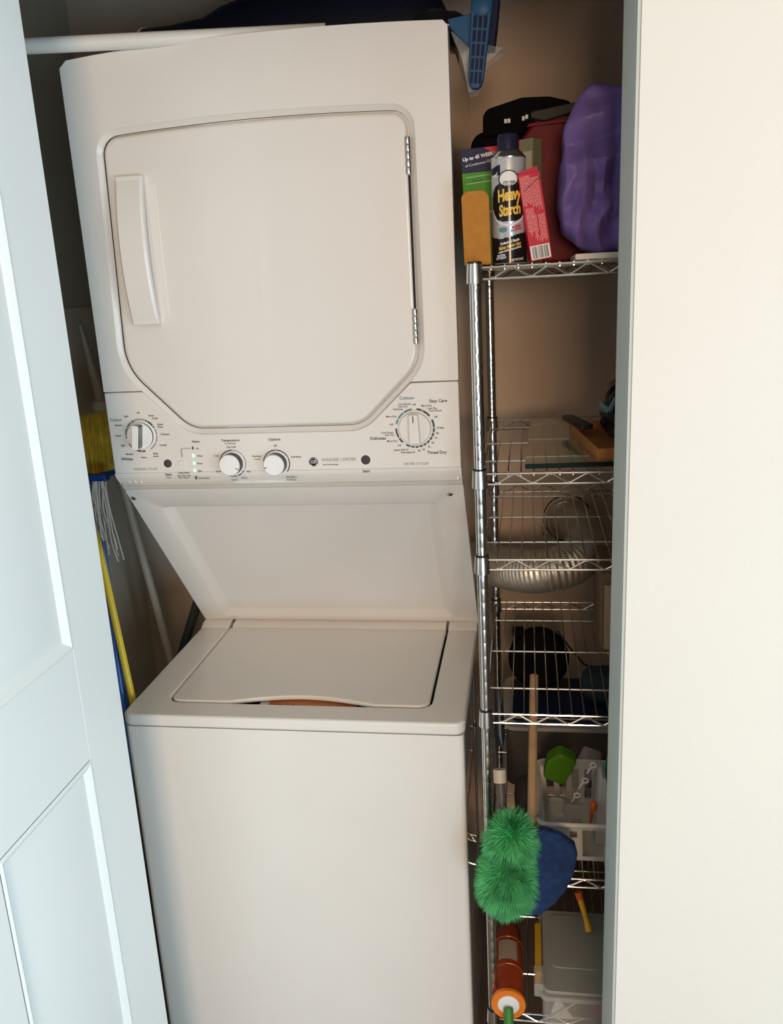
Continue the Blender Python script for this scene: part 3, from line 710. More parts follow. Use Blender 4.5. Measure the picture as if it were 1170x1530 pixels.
# red tote with charcoal flap
rt = empty('red_tote', (.87, .10, T), 'red fabric tote with charcoal flap between the cartons and purple bag', 'bag')
b = N(); slabxz(b, rnd([(.812, T), (.985, T), (.985, .262), (.828, .262), (.795, .222)], [.006, .006, .012, .012, .02], 5), .055, .175)
add('tote_body', b, 'red', rt, bevel=.006, seg=3)
b = N(); slabxz(b, [(.808, .244), (.985, .252), (.985, .258), (.812, .250)], .050, .06); add('tote_seam', b, 'red', rt, bevel=.001)
fp = [at(792, 166, .04), at(792, 176, .04), at(812, 180, .04), at(862, 166, .04), at(905, 160, .04), at(905, 148, .04), at(858, 152, .04), at(812, 162, .04)]
b = N(); slabxz(b, [(p.x, p.z) for p in fp], .040, .180); add('tote_flap', b, 'charcoal', rt, bevel=.004, seg=2)
# purple plastic bag
b = N(); mt = Matrix.Rotation(math.radians(4), 3, 'Y')
t = bmesh.new(); bmesh.ops.create_icosphere(t, subdivisions=6, radius=1)
fr_ = random.Random(21); FOLDS = []
for k_ in range(9):
    a = fr_.uniform(0, PI); FOLDS.append((Vector((math.cos(a), .3, math.sin(a))).normalized(), fr_.uniform(14, 38), fr_.uniform(.005, .009), k_*3.7))
for v in t.verts:
    d = v.co.normalized(); pw = 4.5; k = (abs(d.x)**pw+abs(d.y)**pw+abs(d.z)**pw)**(-1/pw); p = d*k
    q = Vector((p.x*.066, p.y*.046, p.z*.126)); h = (q.z+.126)/.252
    lf = -.020*max(0, (h-.72)/.28)**1.3-.022*max(0, (.22-h)/.22)**1.5+.010*math.sin(PI*h)     # left outline: shoulders in, belly out
    if q.x < 0: q.x -= lf*(-q.x/.066)
    wp_ = q+Vector((noise.noise(q*9), noise.noise(q*9+Vector((4, 0, 0))), noise.noise(q*9+Vector((0, 4, 0)))))*.016
    fold = 0
    for (dv, fr, am, ms) in FOLDS:
        t_ = (wp_.dot(dv)*fr) % 1; tri = 2*abs(t_-.5)
        m_ = max(0, min(1, .5+1.6*noise.noise(q*8+Vector((ms, 0, 0)))))
        fold += am*m_*tri
    q += d*(.007*noise.noise(q*11+Vector((3, 1, 1)))-.002)+Vector((d.x*.25, d.y*1.3, d.z*.25))*(fold*(1.3-.6*h)-.008)
    q.z = max(q.z, -.126)
    v.co = q+Vector((.935, -.035, T+.0085+.126))
t.to_mesh(tm := bpy.data.meshes.new('x')); t.free(); b.from_mesh(tm); bpy.data.meshes.remove(tm)
for v in b.verts: v.co.x = min(v.co.x, .9945)
tag(add('plastic_bag', b, 'purple', smooth=24), 'crumpled purple plastic bag at the right end of the top shelf', 'bag')
b = N(); slabxz(b, rnd([(.8815, T-.0005), (1.02, T-.0005), (1.02, T+.0085), (.8815, T+.0085)], .002, 2), -.120, .04)
tag(add('flat_tray', b, 'traywhite', bevel=.001), 'flat off-white tray under the purple plastic bag', 'tray')

# ================================================================== ON THE DRYER: bag, rod, dustpan
def atz(u, v, z):
    d = FW + RT*((u-584)/FOC) - UP*((v-765)/FOC); return EYE + d*((z-EYE.z)/d.z)
q0 = atz(160, 63, .4215); q1 = atz(430, 49.5, .4215); dq = (q1-q0).normalized()
b = N(); tube(b, [q0+dq*((-.285-q0.x)/dq.x), q1+dq*((.47-q1.x)/dq.x)], .0128, 20)
rod = tag(add('white_pole', b, 'rod'), 'long round white pole lying across the top of the dryer', 'pole')
nb = empty('navy_bag', (.35, .40, .409), 'long navy nylon bag with white piping lying on top of the dryer', 'bag')
b = N()
prof_ = [(.008, .0, .10), (.03, .028, .128), (.09, .03, .132), (.16, .03, .142), (.20, .03, .160), (.30, .03, .185), (.45, .03, .190), (.58, .03, .178), (.64, .03, .140), (.665, .02, .09)]
pr = None
for x, lo_, h in prof_:
    q = []
    for k in range(14):
        a = 2*PI*k/14; yy = .40+.115*(abs(math.cos(a))**.7)*(1 if math.cos(a) > 0 else -1); zz2 = .409+h/2+(h/2)*(abs(math.sin(a))**.6)*(1 if math.sin(a) > 0 else -1)
        if k: yy += .006*noise.noise(Vector((x*9, k, 1))); 
        q.append(b.verts.new((x, yy, max(.409, zz2+.004*noise.noise(Vector((x*14, k*.7, 4)))))))
    if pr:
        for k in range(14): b.faces.new((pr[k], pr[(k+1) % 14], q[(k+1) % 14], q[k]))
    else: b.faces.new(q)
    pr = q
b.faces.new(pr[::-1]); add('bag_body', b, 'navy', nb, smooth=60)
b = N()
for x, h in ((.0285, .128),):
    pts = []
    for k in range(29):
        a = 2*PI*k/28; pts.append((x, .40+.117*(abs(math.cos(a))**.7)*(1 if math.cos(a) > 0 else -1), .411+h/2+(h/2+.001)*(abs(math.sin(a))**.6)*(1 if math.sin(a) > 0 else -1)))
    tube(b, pts, .0018, 6)
add('piping', b, 'inkwhite', nb)
b = N(); tube(b, [(.20, .30, .575), (.26, .29, .572), (.34, .285, .590), (.45, .29, .603), (.56, .29, .598), (.62, .30, .57)], [.004, .010, .013, .014, .012, .006], 8); add('strap', b, 'blackcloth', nb)
b = N(); blob(b, (.655, .215, .442), (.060, .085, .030), 5, .35, 22, 4, .0, 2.4, crumple=.8)
for v in b.verts: v.co.z = max(v.co.z, .4095)
tag(add('black_film_bag', b, 'blackbag', smooth=70), 'glossy black plastic bag at the right end of the dryer top', 'bag')
# blue dustpan in clear film, hanging over the side
dp = empty('dustpan', (.74, .02, .30), 'blue plastic dustpan in clear film with slotted handle hanging beside the dryer', 'dustpan')
Y = -.01
HA = at(720, -8, Y); HB = at(709, 128, Y)
hd_ = (HB-HA); hl = hd_.length; hu = hd_.normalized(); hs = Vector((-hu.z, 0, hu.x)); hs = hs if hs.x > 0 else -hs
def hp(s, t, d): q = HA+hu*t+hs*s; return Vector((q.x, Y+d, q.z))
b = N(); w0, w1 = .0170, .0125
out = [(-w0, .0), (w0, .0), (w0, .02), (w1, hl-.012), (w1*.8, hl-.002), (w1*.4, hl+.004), (-w1*.4, hl+.004), (-w1*.8, hl-.002), (-w1, hl-.012), (-w0, .02)]
prism(b, out, lambda s, t: hp(s, t, 0), lambda s, t: hp(s, t, .016)); hn = add('handle', b, 'bluepl', dp, bevel=.0025)
lin = at(712, 12, Y)
b = N(); lathe(b, HA+hu*.016+Vector((0, -.0005, 0)), (0, -1, 0), [(.0155, 0), (.0155, .003), (.013, .0045), (0, .0045)], 24); add('handle_boss', b, 'bluepl', dp)
t0 = .030; dt = (hl-t0)/5
for r_ in range(5):
    for c_ in range(3):
        b = N(); ta = t0+r_*dt; tb_ = ta+dt-.003; wa = (w0-(w0-w1)*ta/hl)*.78; q = []
        for (s, t) in ((-1+c_*2/3+.10, ta), (-1+(c_+1)*2/3-.10, ta), (-1+(c_+1)*2/3-.10, tb_), (-1+c_*2/3+.10, tb_)): q.append((s*wa, t))
        prism(b, q, lambda s, t: hp(s, t, -.0004), lambda s, t: hp(s, t, .004)); add('slot', b, 'bluedeep', hn, smooth=0)
pp = [at(u, v, .012) for u, v in ((668, 30), (722, 18), (716, 82), (700, 72), (672, 44))]
b = N(); slabxz(b, [(p.x, p.z) for p in pp], .004, .012); add('pan', b, 'bluepl', dp, bevel=.002)
pp = [at(u, v, .018) for u, v in ((724, -6), (746, -6), (742, 40), (738, 72), (722, 74))]
b = N(); slabxz(b, [(p.x, p.z) for p in pp], .010, .05); add('pan_side', b, 'bluedeep', dp, bevel=.002)
b = N(); cyc = [at(u, v, .03) for u, v in ((674, 52), (690, 90), (700, 140), (712, 136), (722, 98), (752, 76), (738, 70), (740, 0), (722, -6), (700, 40))]
for p in cyc: p.y += random.uniform(-.012, .012)
f0 = [b.verts.new(p+Vector((0, -.012, 0))) for p in cyc]; f1 = [b.verts.new(p+Vector((0, .03, 0))) for p in cyc]
mid0 = b.verts.new(sum((p.co for p in f0), Vector())/10+Vector((0, -.012, 0))); mid1 = b.verts.new(sum((p.co for p in f1), Vector())/10+Vector((0, .012, 0)))
for k_ in range(10):
    k2 = (k_+1) % 10; b.faces.new((f0[k_], f0[k2], mid0)); b.faces.new((f1[k2], f1[k_], mid1)); b.faces.new((f0[k_], f1[k_], f1[k2], f0[k2]))
add('clear_film', b, 'clear', dp, smooth=0)

# ================================================================== SECOND SHELF: glass sheet, orange tray, black bag
Z2 = SZ[1]+.0048
b = N(); slabxy(b, [(.800, -.112), (1.18, -.090), (1.18, .39), (.812, .382)], Z2, Z2+.0085)
b.faces.ensure_lookup_table()
for f in b.faces:
    f.normal_update()
    if abs(f.normal.z) < .5: f.material_index = 1
tag(add('glass_sheet', b, ['glass', 'glassedge'], smooth=0), 'thick clear glass sheet lying on the second wire shelf', 'glass sheet')
zt2 = Z2+.0088
tm_ = Matrix.Translation((.904, .045, zt2)) @ Matrix.Rotation(math.radians(-83), 4, 'Z')
tr = empty('orange_tray', (.958, .062, zt2), 'orange-brown shallow tray on the glass sheet under a black bag', 'tray')
b = N(); box(b, -.142, .142, 0, .13, 0, .003, 0, tm_); add('tray_base', b, 'orangetray', tr, smooth=0)
for a in ((-.142, .142, 0, .003), (-.142, .142, .127, .13), (-.142, -.139, .003, .127), (.139, .142, .003, .127)):
    b = N(); box(b, a[0], a[1], a[2], a[3], .003, .020, 0, tm_); add('tray_wall', b, 'orangetray', tr, bevel=.0008, seg=1)
b = N(); blob(b, (.984, .045, zt2+.0695), (.066, .110, .066), 2, .25, 12, 5, .0, 2.1, crumple=.6)
for v in b.verts:
    h = (v.co.z-zt2)/.12
    if v.co.x < .97: v.co.x += max(0, h)*.03
    v.co.z = max(v.co.z, zt2+.0045)
tag(add('black_bag', b, ['blackbag'], smooth=75), 'black plastic bag with pale print sitting in the orange tray', 'bag')
b = N()
p = [at(u, v, -.02) for u, v in ((912, 612), (921, 600), (922, 640), (908, 634))]
for a, c, d in (((.932, -.010, -.225), (.946, -.020, -.236), .007), ((.946, -.020, -.236), (.957, -.024, -.212), .005)):
    tube(b, [a, c], [d, d*.8], 6)
bagp = C.objects[-1] if False else bpy.data.objects['black_bag']
add('pale_print', b, 'tealprint', bagp)
b = N(); q = rnd([(-.085, -.010), (.045, -.010), (.045, .014), (-.085, .014)], .004, 3); m4 = Matrix.Translation((.903, .130, zt2+.0255)) @ Matrix.Rotation(math.radians(-76), 4, 'Z')
prism(b, q, lambda x, y: m4 @ Vector((x, y, -.004)), lambda x, y: m4 @ Vector((x, y, .005)))
tag(add('black_brush', b, 'blackplastic', bevel=.001), 'flat black plastic bar lying along the left edge of the orange tray', 'bar')

# ================================================================== DUCT
dct = empty('dryer_duct', (.84, .40, -.64), 'ribbed aluminium foil duct curving from behind the dryer to the wall', 'duct')
ctl = [V(.600, .63, -.71), at(712, 838, .53), at(745, 846, .43), at(782, 853, .36), at(818, 852, .33), at(850, 843, .345), at(871, 824, .40), at(874, 802, .47), at(865, 787, .54), at(853, 779, .60), at(848, 777, .645)]
def spline(c, n):
    out = []; c = [c[0]*2-c[1]]+c+[c[-1]*2-c[-2]]
    for i in range(1, len(c)-2):
        for k in range(n):
            t = k/n; out.append(.5*((2*c[i])+(c[i+1]-c[i-1])*t+(2*c[i-1]-5*c[i]+4*c[i+1]-c[i+2])*t*t+(3*c[i]-c[i-1]-3*c[i+1]+c[i+2])*t**3))
    return out+[c[-2]]
base = spline(ctl, 40)
# resample evenly, four rings per rib
Ls = [0]
for p, q in zip(base, base[1:]): Ls.append(Ls[-1]+(q-p).length)
tot = Ls[-1]; step = .0022; pts = []; s = 0; j = 0
while s < tot:
    while Ls[j+1] < s: j += 1
    pts.append(base[j].lerp(base[j+1], (s-Ls[j])/(Ls[j+1]-Ls[j]))); s += step
rs = [(.0508 if (k % 4) in (0, 1) else .0470)+.0008*noise.noise(Vector((k*.07, 0, 0))) for k in range(len(pts))]
b = N(); tube(b, pts, rs, 32, False); add('foil_hose', b, 'foil', dct, smooth=80)
b = N(); lathe(b, (.905, .659, -.618), (0, -1, 0), [(.060, 0), (.060, .003), (.056, .006), (.052, .006), (.051, .03), (.047, .03)], 40); add('wall_flange', b, 'closet', dct)
b = N(); tube(b, [(.905+.0612*math.cos(a), .656, -.618+.0612*math.sin(a)) for a in [2*PI*k/40 for k in range(41)]], .0016, 6); add('flange_gap', b, 'dark', dct)
b = N(); tube(b, [(.905+.0535*math.cos(a), .615+.004*math.sin(a), -.618+.0535*math.sin(a)) for a in [2*PI*k/40 for k in range(41)]], .003, 8); add('clamp', b, 'chromedull', dct)
p = Vector((.854, .610, -.640)); b = N(); tube(b, [p+Vector((0, -.005, -.010)), p+Vector((-.012, -.012, -.006)), p+Vector((-.014, -.012, .012)), p+Vector((-.002, -.006, .014))], .0018, 6); add('clamp_screw', b, 'chromedull', dct)

# ================================================================== FOURTH SHELF: cardboard
Z4 = SZ[3]+.0048
cb = empty('cardboard_box', (1.05, .24, Z4), 'tan cardboard box standing at the right of the middle wire shelf', 'box')
b = N(); box(b, .958, 1.15, .155, .16, Z4, Z4+.142); add('box_front', b, 'cardboard', cb, bevel=.001)
b = N(); box(b, .952, 1.15, .165, .36, Z4, Z4+.165); add('box_body', b, 'cardbrown', cb, bevel=.002)

# ================================================================== FIFTH SHELF
Z5 = SZ[4]+.0048
ct5 = empty('storage_container', (.87, .30, Z5), 'pale storage container with dark blue lid behind the white basket', 'container')
z5t = -.965
b = N(); slabxy(b, rnd([(.750, .172), (1.04, .172), (1.04, .405), (.750, .405)], .025, 5), Z5, z5t-.001); add('container_body', b, 'dimclear', ct5, bevel=.003)
b = N(); slabxy(b, rnd([(.742, .160), (1.048, .160), (1.048, .415), (.742, .415)], .03, 6), z5t, z5t+.010); add('container_rim', b, 'frost', ct5, bevel=.003)
b = N(); slabxy(b, rnd([(.762, .180), (1.028, .180), (1.028, .395), (.762, .395)], .025, 6), z5t+.0101, z5t+.016); add('container_lid', b, 'darkblue', ct5, bevel=.002)
b = N(); tube(b, [(.770, .190, z5t+.0172), (1.02, .190, z5t+.0172)], .0016, 6); add('lid_rib', b, 'frost', ct5)
zl5 = z5t+.0162
vac = empty('round_black_case', (.825, .320, zl5), 'round black soft case standing on the dark blue lid', 'case')
b = N(); lathe(b, (.825, .360, zl5+.0705), (0, -1, .28), [(0, -.03), (.060, -.03), (.070, -.02), (.071, .02), (.062, .034), (0, .038)], 36); cb_ = add('case_body', b, 'blackcloth', vac)
b = N(); tube(b, [(.868, .335, -.800), (.900, .330, -.845), (.93, .325, -.880), (.97, .33, -.892), (1.0, .34, -.888)], .0028, 8); add('cord', b, 'blackplastic', vac)
b = N(); box(b, .765, .790, .34, .36, -.818, -.800); add('case_tab', b, 'blackcloth', vac, bevel=.002)
b = N(); blob(b, (.975, .292, zl5+.039), (.054, .045, .0385), 9, .18, 16, 4, .0, 3)
tag(add('folded_cloth', b, 'greyblue', smooth=70), 'folded dark grey-blue cloth on the blue lid beside the round black case', 'cloth')
# white basket
bk = empty('white_basket', (.91, .05, Z5), 'white slotted plastic basket holding clear packages on the lower shelf', 'basket')
bt, bz = -1.018, Z5
BX0, BX1, BY0, BY1 = .8195, 1.02, -.090, .130
def wallpt(side, s, t):
    """s along the wall 0-1, t up 0-1; walls lean inward towards the bottom"""
    k = .012*(1-t)
    x0, x1, y0, y1 = BX0+k, BX1-k, BY0+k, BY1-k; z = bz+.002+(bt-bz-.002)*t
    return {'f': V(x0+(x1-x0)*s, y0, z), 'b': V(x0+(x1-x0)*s, y1, z), 'l': V(x0, y0+(y1-y0)*s, z), 'r': V(x1, y0+(y1-y0)*s, z)}[side]
nrm = {'f': V(0, .0022, 0), 'b': V(0, -.0022, 0), 'l': V(.0022, 0, 0), 'r': V(-.0022, 0, 0)}
def cell(bm, side, s0, s1, t0, t1):
    q = [wallpt(side, s, t) for s, t in ((s0, t0), (s1, t0), (s1, t1), (s0, t1))]
    a = [bm.verts.new(p) for p in q]; c = [bm.verts.new(p+nrm[side]) for p in q]
    bm.faces.new(a); bm.faces.new(c[::-1])
    for i in range(4): bm.faces.new((a[i], a[(i+1) % 4], c[(i+1) % 4], c[i]))
for side in 'fblr':
    b = N()
    cell(b, side, 0, 1, .84, .99); cell(b, side, 0, 1, 0, .10)
    sl = [0, .13, .19, .27, .33, .50, .56, .64, .70, .86, 1.0]
    if side == 'f':
        for s0, s1 in ((0, .15), (.22, .28), (.35, .40)): cell(b, side, s0, s1, .1, .84)
        for s0, s1 in ((.15, .22), (.28, .35)): cell(b, side, s0, s1, .1, .62); cell(b, side, s0, s1, .80, .84)
        for s0 in (.62, .92): cell(b, side, s0, s0+.06, .1, .84)
    else:
        for k_ in range(7): cell(b, side, k_/7, k_/7+.06, .1, .84)
        cell(b, side, .94, 1, .1, .84)
    add('basket_wall', b, 'basket', bk, smooth=0)
b = N(); ro = rnd([(BX0-.004, BY0-.004), (BX1+.004, BY0-.004), (BX1+.004, BY1+.004), (BX0-.004, BY1+.004)], .022, 6)
rp = [V(x, y, bt) for x, y in ro]; rp.append(rp[0]); tube(b, rp+[rp[1]], .0048, 10, False); add('basket_rim', b, 'basket', bk, smooth=80)
b = N(); box(b, BX0+.013, BX1-.013, BY0+.013, BY1-.013, bz, bz+.002); add('basket_floor', b, 'basket', bk, smooth=0)
# things in the basket
zf = bz+.0025
gm_ = Matrix.Translation((.863, .052, -.978)) @ Matrix.Rotation(math.radians(14), 4, 'Y') @ Matrix.Rotation(math.radians(14), 4, 'X')
b = N(); prism(b, rnd([(-.027, -.036), (.020, -.044), (.030, .030), (-.010, .040), (-.030, .010)], [.014, .010, .012, .014, .018], 5), lambda x, z: gm_ @ V(x, -.014, z), lambda x, z: gm_ @ V(x, .020, z))
tag(add('green_case', b, 'cupgreen', bevel=.006), 'leaf green plastic case at the left of the white basket', 'case')
def clearbox(name, c, r, rz, rx, label):
    m_ = Matrix.Translation(c) @ Matrix.Rotation(math.radians(rz), 4, 'Y') @ Matrix.Rotation(math.radians(rx), 4, 'X')
    b = N(); prism(b, rnd([(-r[0], -r[2]), (r[0], -r[2]), (r[0], r[2]), (-r[0], r[2])], .006, 3), lambda x, z: m_ @ V(x, -r[1], z), lambda x, z: m_ @ V(x, r[1], z))
    return tag(add(name, b, 'clearhard', bevel=.002), label, 'package', 'clear packages in the white basket'), m_
clearbox('clear_package', (.846, -.045, -1.052), (.015, .022, .050), 12, 6, 'narrow clear plastic package under the green case in the basket')
o, m_ = clearbox('clear_package', (.893, -.045, -1.062), (.024, .026, .040), 3, 4, 'wide clear plastic package at the front of the basket')
b = N(); blob(b, m_ @ V(0, 0, -.002), (.016, .018, .024), 3, .2, 30, 3); add('blister_content', b, 'tan2', o)
o, m_ = clearbox('clear_package', (.905, .030, -.985), (.019, .012, .066), 20, 14, 'tall clear package of white hooks leaning in the basket')
for k_ in range(3):
    b = N(); z0 = .048-k_*.046
    tube(b, [m_ @ V(.008+.0058*math.cos(a), -.0145, z0+.0058*math.sin(a)) for a in [2*PI*k/14 for k in range(15)]], .0018, 6)
    tube(b, [m_ @ V(.006, -.014, z0-.005), m_ @ V(.005, -.0135, z0-.026)], .0020, 6); add('hook', b, 'inkwhite', o)
b = N(); slabxz(b, rnd([(.928, zf), (.962, zf), (.950, -.958), (.938, -.950)], [.004, .004, .004, .004], 3), -.030, .030)
tag(add('white_divider_box', b, 'white', bevel=.002), 'tall white plastic box standing at the right in the basket', 'box')
b = N(); blob(b, (.9245, -.044, -1.008), (.007, .008, .012), 4, .2, 40, 3); tube(b, [(.9235, -.04, -1.01), (.918, -.04, -1.06)], .003, 8)
tag(add('orange_pin', b, 'orangered'), 'small orange-red plastic pin between clear package and white box', 'pin')
b = N(); blob(b, (.985, .03, -.990), (.032, .05, .060), 6, .25, 20, 4, 0, 2.6, crumple=.4)
for v in b.verts: v.co.x = max(v.co.x, .9545+.12*abs(v.co.z+.99)*.3)
tag(add('teal_cloth', b, 'teal', smooth=70), 'teal cloth bundled at the right side of the basket', 'cloth')
# long dark wands leaning beside the post
b = N(); tube(b, [(.742, .02, -.79), (.7445, -.02, -.872), (.7475, -.03, -.892)], [.0075, .0105, .003], 12)
wp = tag(add('umbrella', b, 'blackplastic'), 'closed slim black umbrella tip hanging behind the front post', 'umbrella')
# wooden handle with blue pad
wh = empty('blue_pad_mop', (.81, -.15, -1.16), 'wooden-handled blue felt pad hanging right of the green duster', 'mop')
b = N(); tube(b, [(.8128, .088, -.795), (.8085, -.02, -.895), (.8040, -.150, -1.012)], .0088, 14); add('wooden_handle', b, 'wood', wh)
pd = [at(u, v, -.165) for u, v in ((798, 1240), (812, 1239), (838, 1248), (858, 1262), (862, 1278), (857, 1305), (845, 1330), (828, 1350), (806, 1366), (786, 1368), (775, 1340), (772, 1290), (782, 1258))]
b = N(); slabxz(b, [(p.x, p.z) for p in pd], -.170, -.150); add('felt_pad', b, 'bluefelt', wh, bevel=.006, seg=3)
# green duster
gd = empty('green_duster', (.762, -.215, -1.15), 'fluffy bright green duster hanging in front of the rack post', 'duster')
b = N(); tube(b, [(.7475, -.150, -.868), (.7485, -.158, -.890)], .0118, 14); add('handle_collar', b, 'tan2', gd)
b = N(); tube(b, [(.7480, -.156, -.886), (.7560, -.195, -.990)], [.0085, .0095], 12); add('handle', b, 'brownwand', gd)
b = N(); cores = [((.768, -.202, -.980), (.034, .022, .048)), ((.758, -.212, -1.058), (.036, .026, .056))]
for c, r in cores: blob(b, c, r, 1, .1, 20, 3)
add('duster_core', b, 'fluffcore', gd)
b = N(); rg = random.Random(3)
for (c, r), cnt, ln in zip(cores, (3800, 9500), (.026, .030)):
    c = Vector(c)
    for _ in range(cnt):
        d = Vector((rg.gauss(0, 1), rg.gauss(0, 1), rg.gauss(0, 1))).normalized()
        if d.y > .45: d.y *= -1
        p = c+Vector((d.x*r[0], d.y*r[1], d.z*r[2]))*.9; l = ln*(.75+.4*rg.random()+.25*noise.noise(p*28))
        cl_ = Vector((noise.noise(p*55), noise.noise(p*55+Vector((9, 0, 0))), noise.noise(p*55+Vector((0, 9, 0)))))
        dd = (d+cl_*.9+Vector((rg.gauss(0, .15), rg.gauss(0, .15), rg.gauss(0, .15)-.10))).normalized()
        s = dd.cross(Vector((rg.gauss(0, 1), rg.gauss(0, 1), rg.gauss(0, 1)))).normalized()*.00055
        q = p+dd*l*.55; e = p+dd*l+Vector((0, 0, -.14*l))
        v = [b.verts.new(x) for x in (p-s, p+s, q+s, q-s, e)]
        b.faces.new(v[:4]); b.faces.new((v[3], v[2], v[4]))
me = bpy.data.meshes.new('f')
o = add('fluff', b, 'fluff', gd, smooth=0, stuff=True)
# brown curtain of the fold behind: small dark bin at left of shelf five
b = N(); blob(b, (.790, .06, Z5+.042), (.020, .05, .041), 8, .25, 22, 3)
tag(add('dark_pouch', b, 'brownwand', smooth=70), 'small dark brown pouch on the lower shelf behind the wooden handle', 'pouch')

# ================================================================== BOTTOM SHELF
Z6 = SZ[5]+.0048
bn = empty('clear_bin', (.92, -.03, Z6), 'frosted clear storage bin with yellow latch on the bottom shelf', 'bin')
LZ = -1.352
b = N(); q0 = rnd([(.822, -.158), (1.06, -.158), (1.06, .065), (.822, .065)], .014, 4)
slabxy(b, q0, Z6, LZ-.006); add('bin_body', b, 'frost', bn, bevel=.002)
b = N(); slabxy(b, rnd([(.8165, -.1665), (1.066, -.1665), (1.066, .074), (.8165, .074)], .016, 4), LZ-.012, LZ-.002); add('bin_rim', b, 'frost', bn, bevel=.002)
b = N(); slabxy(b, rnd([(.824, -.158), (1.058, -.158), (1.058, .066), (.824, .066)], .014, 4), LZ-.002, LZ+.006); add('bin_lid', b, 'frostlid', bn, bevel=.002)
b = N(); slabxy(b, rnd([(.842, -.098), (1.040, -.098), (1.040, .05), (.842, .05)], .012, 4), LZ+.006, LZ+.0085); add('lid_panel', b, 'frostlid', bn, bevel=.001)
b = N(); slabxy(b, rnd([(.8085, -.118), (.8215, -.118), (.8215, .020), (.8085, .020)], .003, 3), LZ-.022, LZ+.0105); add('latch', b, 'yellowpl', bn, bevel=.002)
b = N(); slabxy(b, rnd([(.806, -.150), (.825, -.150), (.825, -.100), (.806, -.100)], .003, 3), LZ-.018, LZ+.012); add('latch_clip', b, 'frost', bn, bevel=.002)
b = N(); lathe(b, (.922, -.124, Z6+.0235), (1, 0, 0), [(.021, 0), (.021, .05), (.018, .052)], 20); tag(add('pink_jar', b, 'pinkbottle'), 'pink round jar seen through the front of the clear bin', 'jar')
b = N(); tube(b, [(.838, -.145, Z6+.0085), (.900, -.146, Z6+.062)], .0018, 6); slabxz(b, [(.836, Z6+.002), (.885, Z6+.002), (.850, Z6+.055)], -.138, -.134)
tag(add('paper_slip', b, 'white', smooth=0), 'white folded paper inside the clear bin', 'paper')
yt = empty('yellow_handle_tool', (.915, -.10, LZ+.01), 'yellow plastic tool handle standing on the clear bin lid', 'tool')
pa = [at(860, 1328, .02), at(864, 1340, .01), at(872, 1355, -.0), at(880, 1372, -.01)]
b = N(); tube(b, [V(.900, .02, -1.262), V(.906, .015, -1.280), V(.915, .008, -1.312), V(.921, -.002, LZ+.0175)], [.0055, .0065, .0055, .0085], 10); add('tool_handle', b, 'yellowpl', yt)
b = N(); tube(b, [V(.8992, .021, -1.258), V(.9035, .017, -1.272)], [.0080, .0078], 10); add('tool_collar', b, 'orangered', yt)
# orange tube lying front to back, rod through its end
ot = empty('orange_tube', (.757, -.02, Z6), 'translucent orange tube with bright rim lying on the bottom shelf', 'tube')
ax = V(-.03, 1, -.02).normalized(); st_ = V(.7555, -.145, Z6+.0352)
b = N(); lathe(b, st_, ax, [(.030, 0), (.0312, .012), (.030, .070), (.0305, .074), (.0305, .15), (.028, .20), (.022, .21)], 32); tbd = add('tube_body', b, 'tubeorange', ot)
b = N(); lathe(b, st_-ax*.004, ax, [(.022, .001), (.0335, 0), (.0345, .003), (.0335, .009), (.030, .011)], 36); add('end_rim', b, 'orangering', ot)
b = N(); lathe(b, st_-ax*.0045+V(0, 0, 0), ax, [(.0175, -.002), (.0215, 0), (.0215, .003)], 28); add('end_disc', b, 'inkwhite', ot)
for l_ in (.072, .150):
    b = N(); lathe(b, st_+ax*l_, ax, [(.0302, 0), (.0314, .001), (.0314, .004), (.0302, .005)], 32); add('tube_band', b, 'tubeorange', ot)
b = N()
def ts(a, l, k=.0318): 
    X_, Y_ = frame(ax); u_ = V(1, 0, 0); v_ = V(0, .02, 1).normalized(); return st_+ax*l+(u_*math.sin(a)+v_*math.cos(a))*k
pr = None
for k_ in range(9):
    a = -.65+1.3*k_/8; q = (b.verts.new(ts(a, .085)), b.verts.new(ts(a, .140)))
    if pr: b.faces.new((pr[0], pr[1], q[1], q[0]))
    pr = q
add('tube_label', b, 'tan2', ot)
b = N(); tube(b, [st_+V(0, -.010, -.002), st_+V(.001, -.026, -.018), st_+V(.001, -.034, -.060)], .0095, 12)
add('green_rod', b, 'greenrod', ot)

# ================================================================== LEFT GAP: broom, mop, poles
br = empty('push_broom', (-.08, .10, -.36), 'upside-down broom with yellow bristles and blue handle left of the dryer', 'broom')
BY = .12
A_ = at(118, 716, BY); B_ = at(197, 698, BY)
b = N(); dx = (B_-A_)
prism(b, [(-.002, -.006), (1.02, -.006), (1.02, .006), (-.002, .006)], lambda s, t: A_+dx*s+V(0, -.022, t), lambda s, t: A_+dx*s+V(0, .022, t)); add('broom_head', b, 'broomblue', br, bevel=.002)
b = N(); rg = random.Random(5)
tl = at(112, 622, BY); tr_ = at(190, 608, BY)
for k_ in range(2600):
    s = rg.random(); y = rg.uniform(-.020, .018); p = A_+dx*s+V(0, y, .005); q = tl.lerp(tr_, s)+V(rg.gauss(0, .003), y*1.35+rg.gauss(0, .004), rg.gauss(0, .003))
    md = p.lerp(q, .5)+V(rg.gauss(0, .0015), rg.gauss(0, .0015), 0); w_ = V(.0007, rg.uniform(-.0005, .0005), 0)
    v = [b.verts.new(x) for x in (p-w_, p+w_, md+w_, md-w_, q)]; b.faces.new(v[:4]); b.faces.new((v[3], v[2], v[4]))
add('bristles', b, 'broom', br, smooth=0, stuff=True)
hb0 = at(134, 712, .10); hb1 = at(183, 1050, -.01)
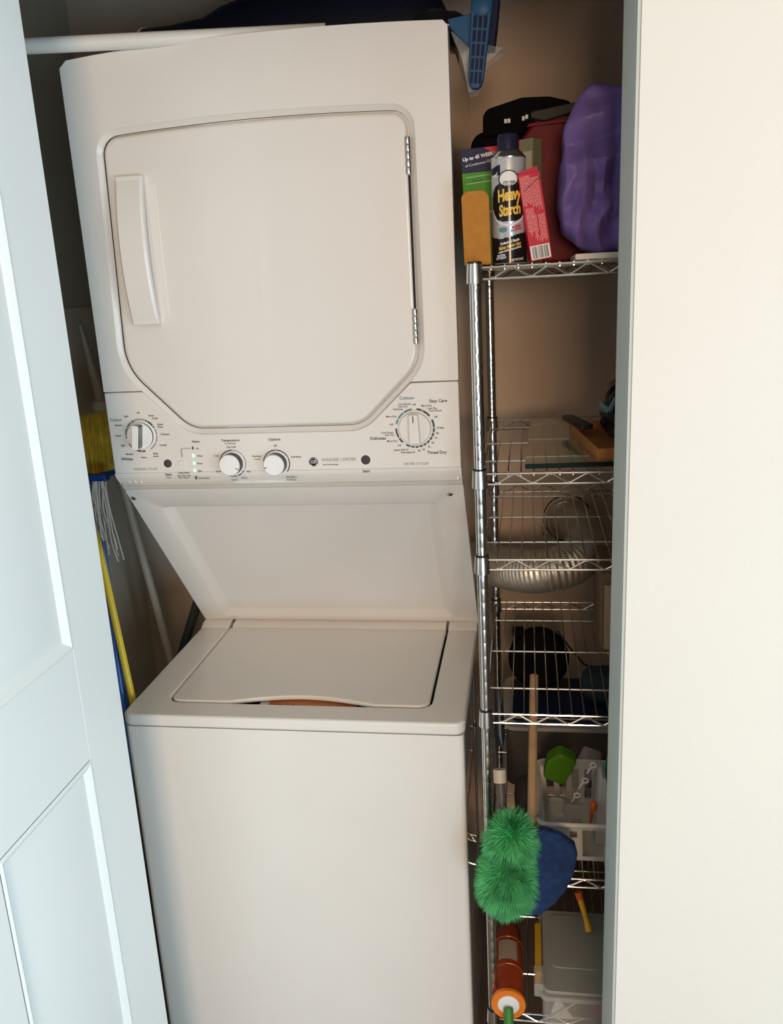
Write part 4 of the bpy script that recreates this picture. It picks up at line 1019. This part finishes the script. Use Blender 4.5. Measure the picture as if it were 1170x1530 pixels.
b = N(); dd = (hb1-hb0); ex = hb0+dd*2.2; k_ = (-1.6-hb0.z)/dd.z; tube(b, [hb0, hb0+dd*1, hb0+dd*1.3], .0115, 14)
add('blue_handle', b, 'handleblue', br)
mp = empty('string_mop', (-.06, .05, -.52), 'grey string mop head down with yellow handle between door and dryer', 'mop')
m0 = at(141, 790, .055); m1 = at(196, 1040, -.02); b = N(); tube(b, [m0, m0.lerp(m1, 1.22)], .0072, 12); add('yellow_handle', b, 'handleyellow', mp)
b = N(); mm = at(146, 714, .045); box(b, mm.x-.028, mm.x+.020, mm.y-.012, mm.y+.012, mm.z-.006, mm.z+.008); add('mop_clamp', b, 'broomblue', mp, bevel=.002)
rg = random.Random(11)
for k_ in range(26):
    s = k_/25; x0 = mm.x-.026+.044*s; z0 = mm.z-.004; L_ = .105+.055*s+rg.uniform(-.02, .012); pts = []
    ph = rg.random()*6; fr = rg.uniform(25, 60); am = rg.uniform(.001, .003); yy = .036+rg.uniform(-.010, .010)
    for j in range(12):
        t = j/11; pts.append((x0+.016*t*t*(s+.3)+am*math.sin(ph+fr*t*.15), yy-.012*t+am*math.cos(ph+fr*t*.12), z0-L_*t))
    b = N(); tube(b, pts, .0019, 5); add('strand', b, 'mop', mp)
b = N(); P0 = V(-.302+.004, .55, -.05)
c0_ = at(119, 486, .46); c1_ = at(151, 602, .46); c2_ = at(256, 992, .46)
tube(b, [c0_, c0_.lerp(c1_, .5), c1_, c1_+(c2_-c1_)*.06], [.004, .009, .0135, .0125], 14)
tube(b, [c1_+(c2_-c1_)*.05, c2_, c2_+(c2_-c1_)*.3], .0105, 14)
pl = tag(add('leaning_pole', b, 'pole'), 'pale plastic pole leaning against the closet back wall left of machine', 'pole')
b = N(); lathe(b, c1_-V(0, 0, .018), (0, 0, 1), [(.020, 0), (.024, .006), (.024, .022), (.014, .028)], 20); add('pole_collar', b, 'traywhite', pl)
b = N(); h0 = at(300, 880, .52); h1 = at(272, 972, .52); tube(b, [h0+(h0-h1)*.5, h0, h1, h1+(h1-h0)*1.5], .0125, 14)
tag(add('drain_hose', b, 'hose'), 'dark grey hose behind the washer at the back wall', 'hose')
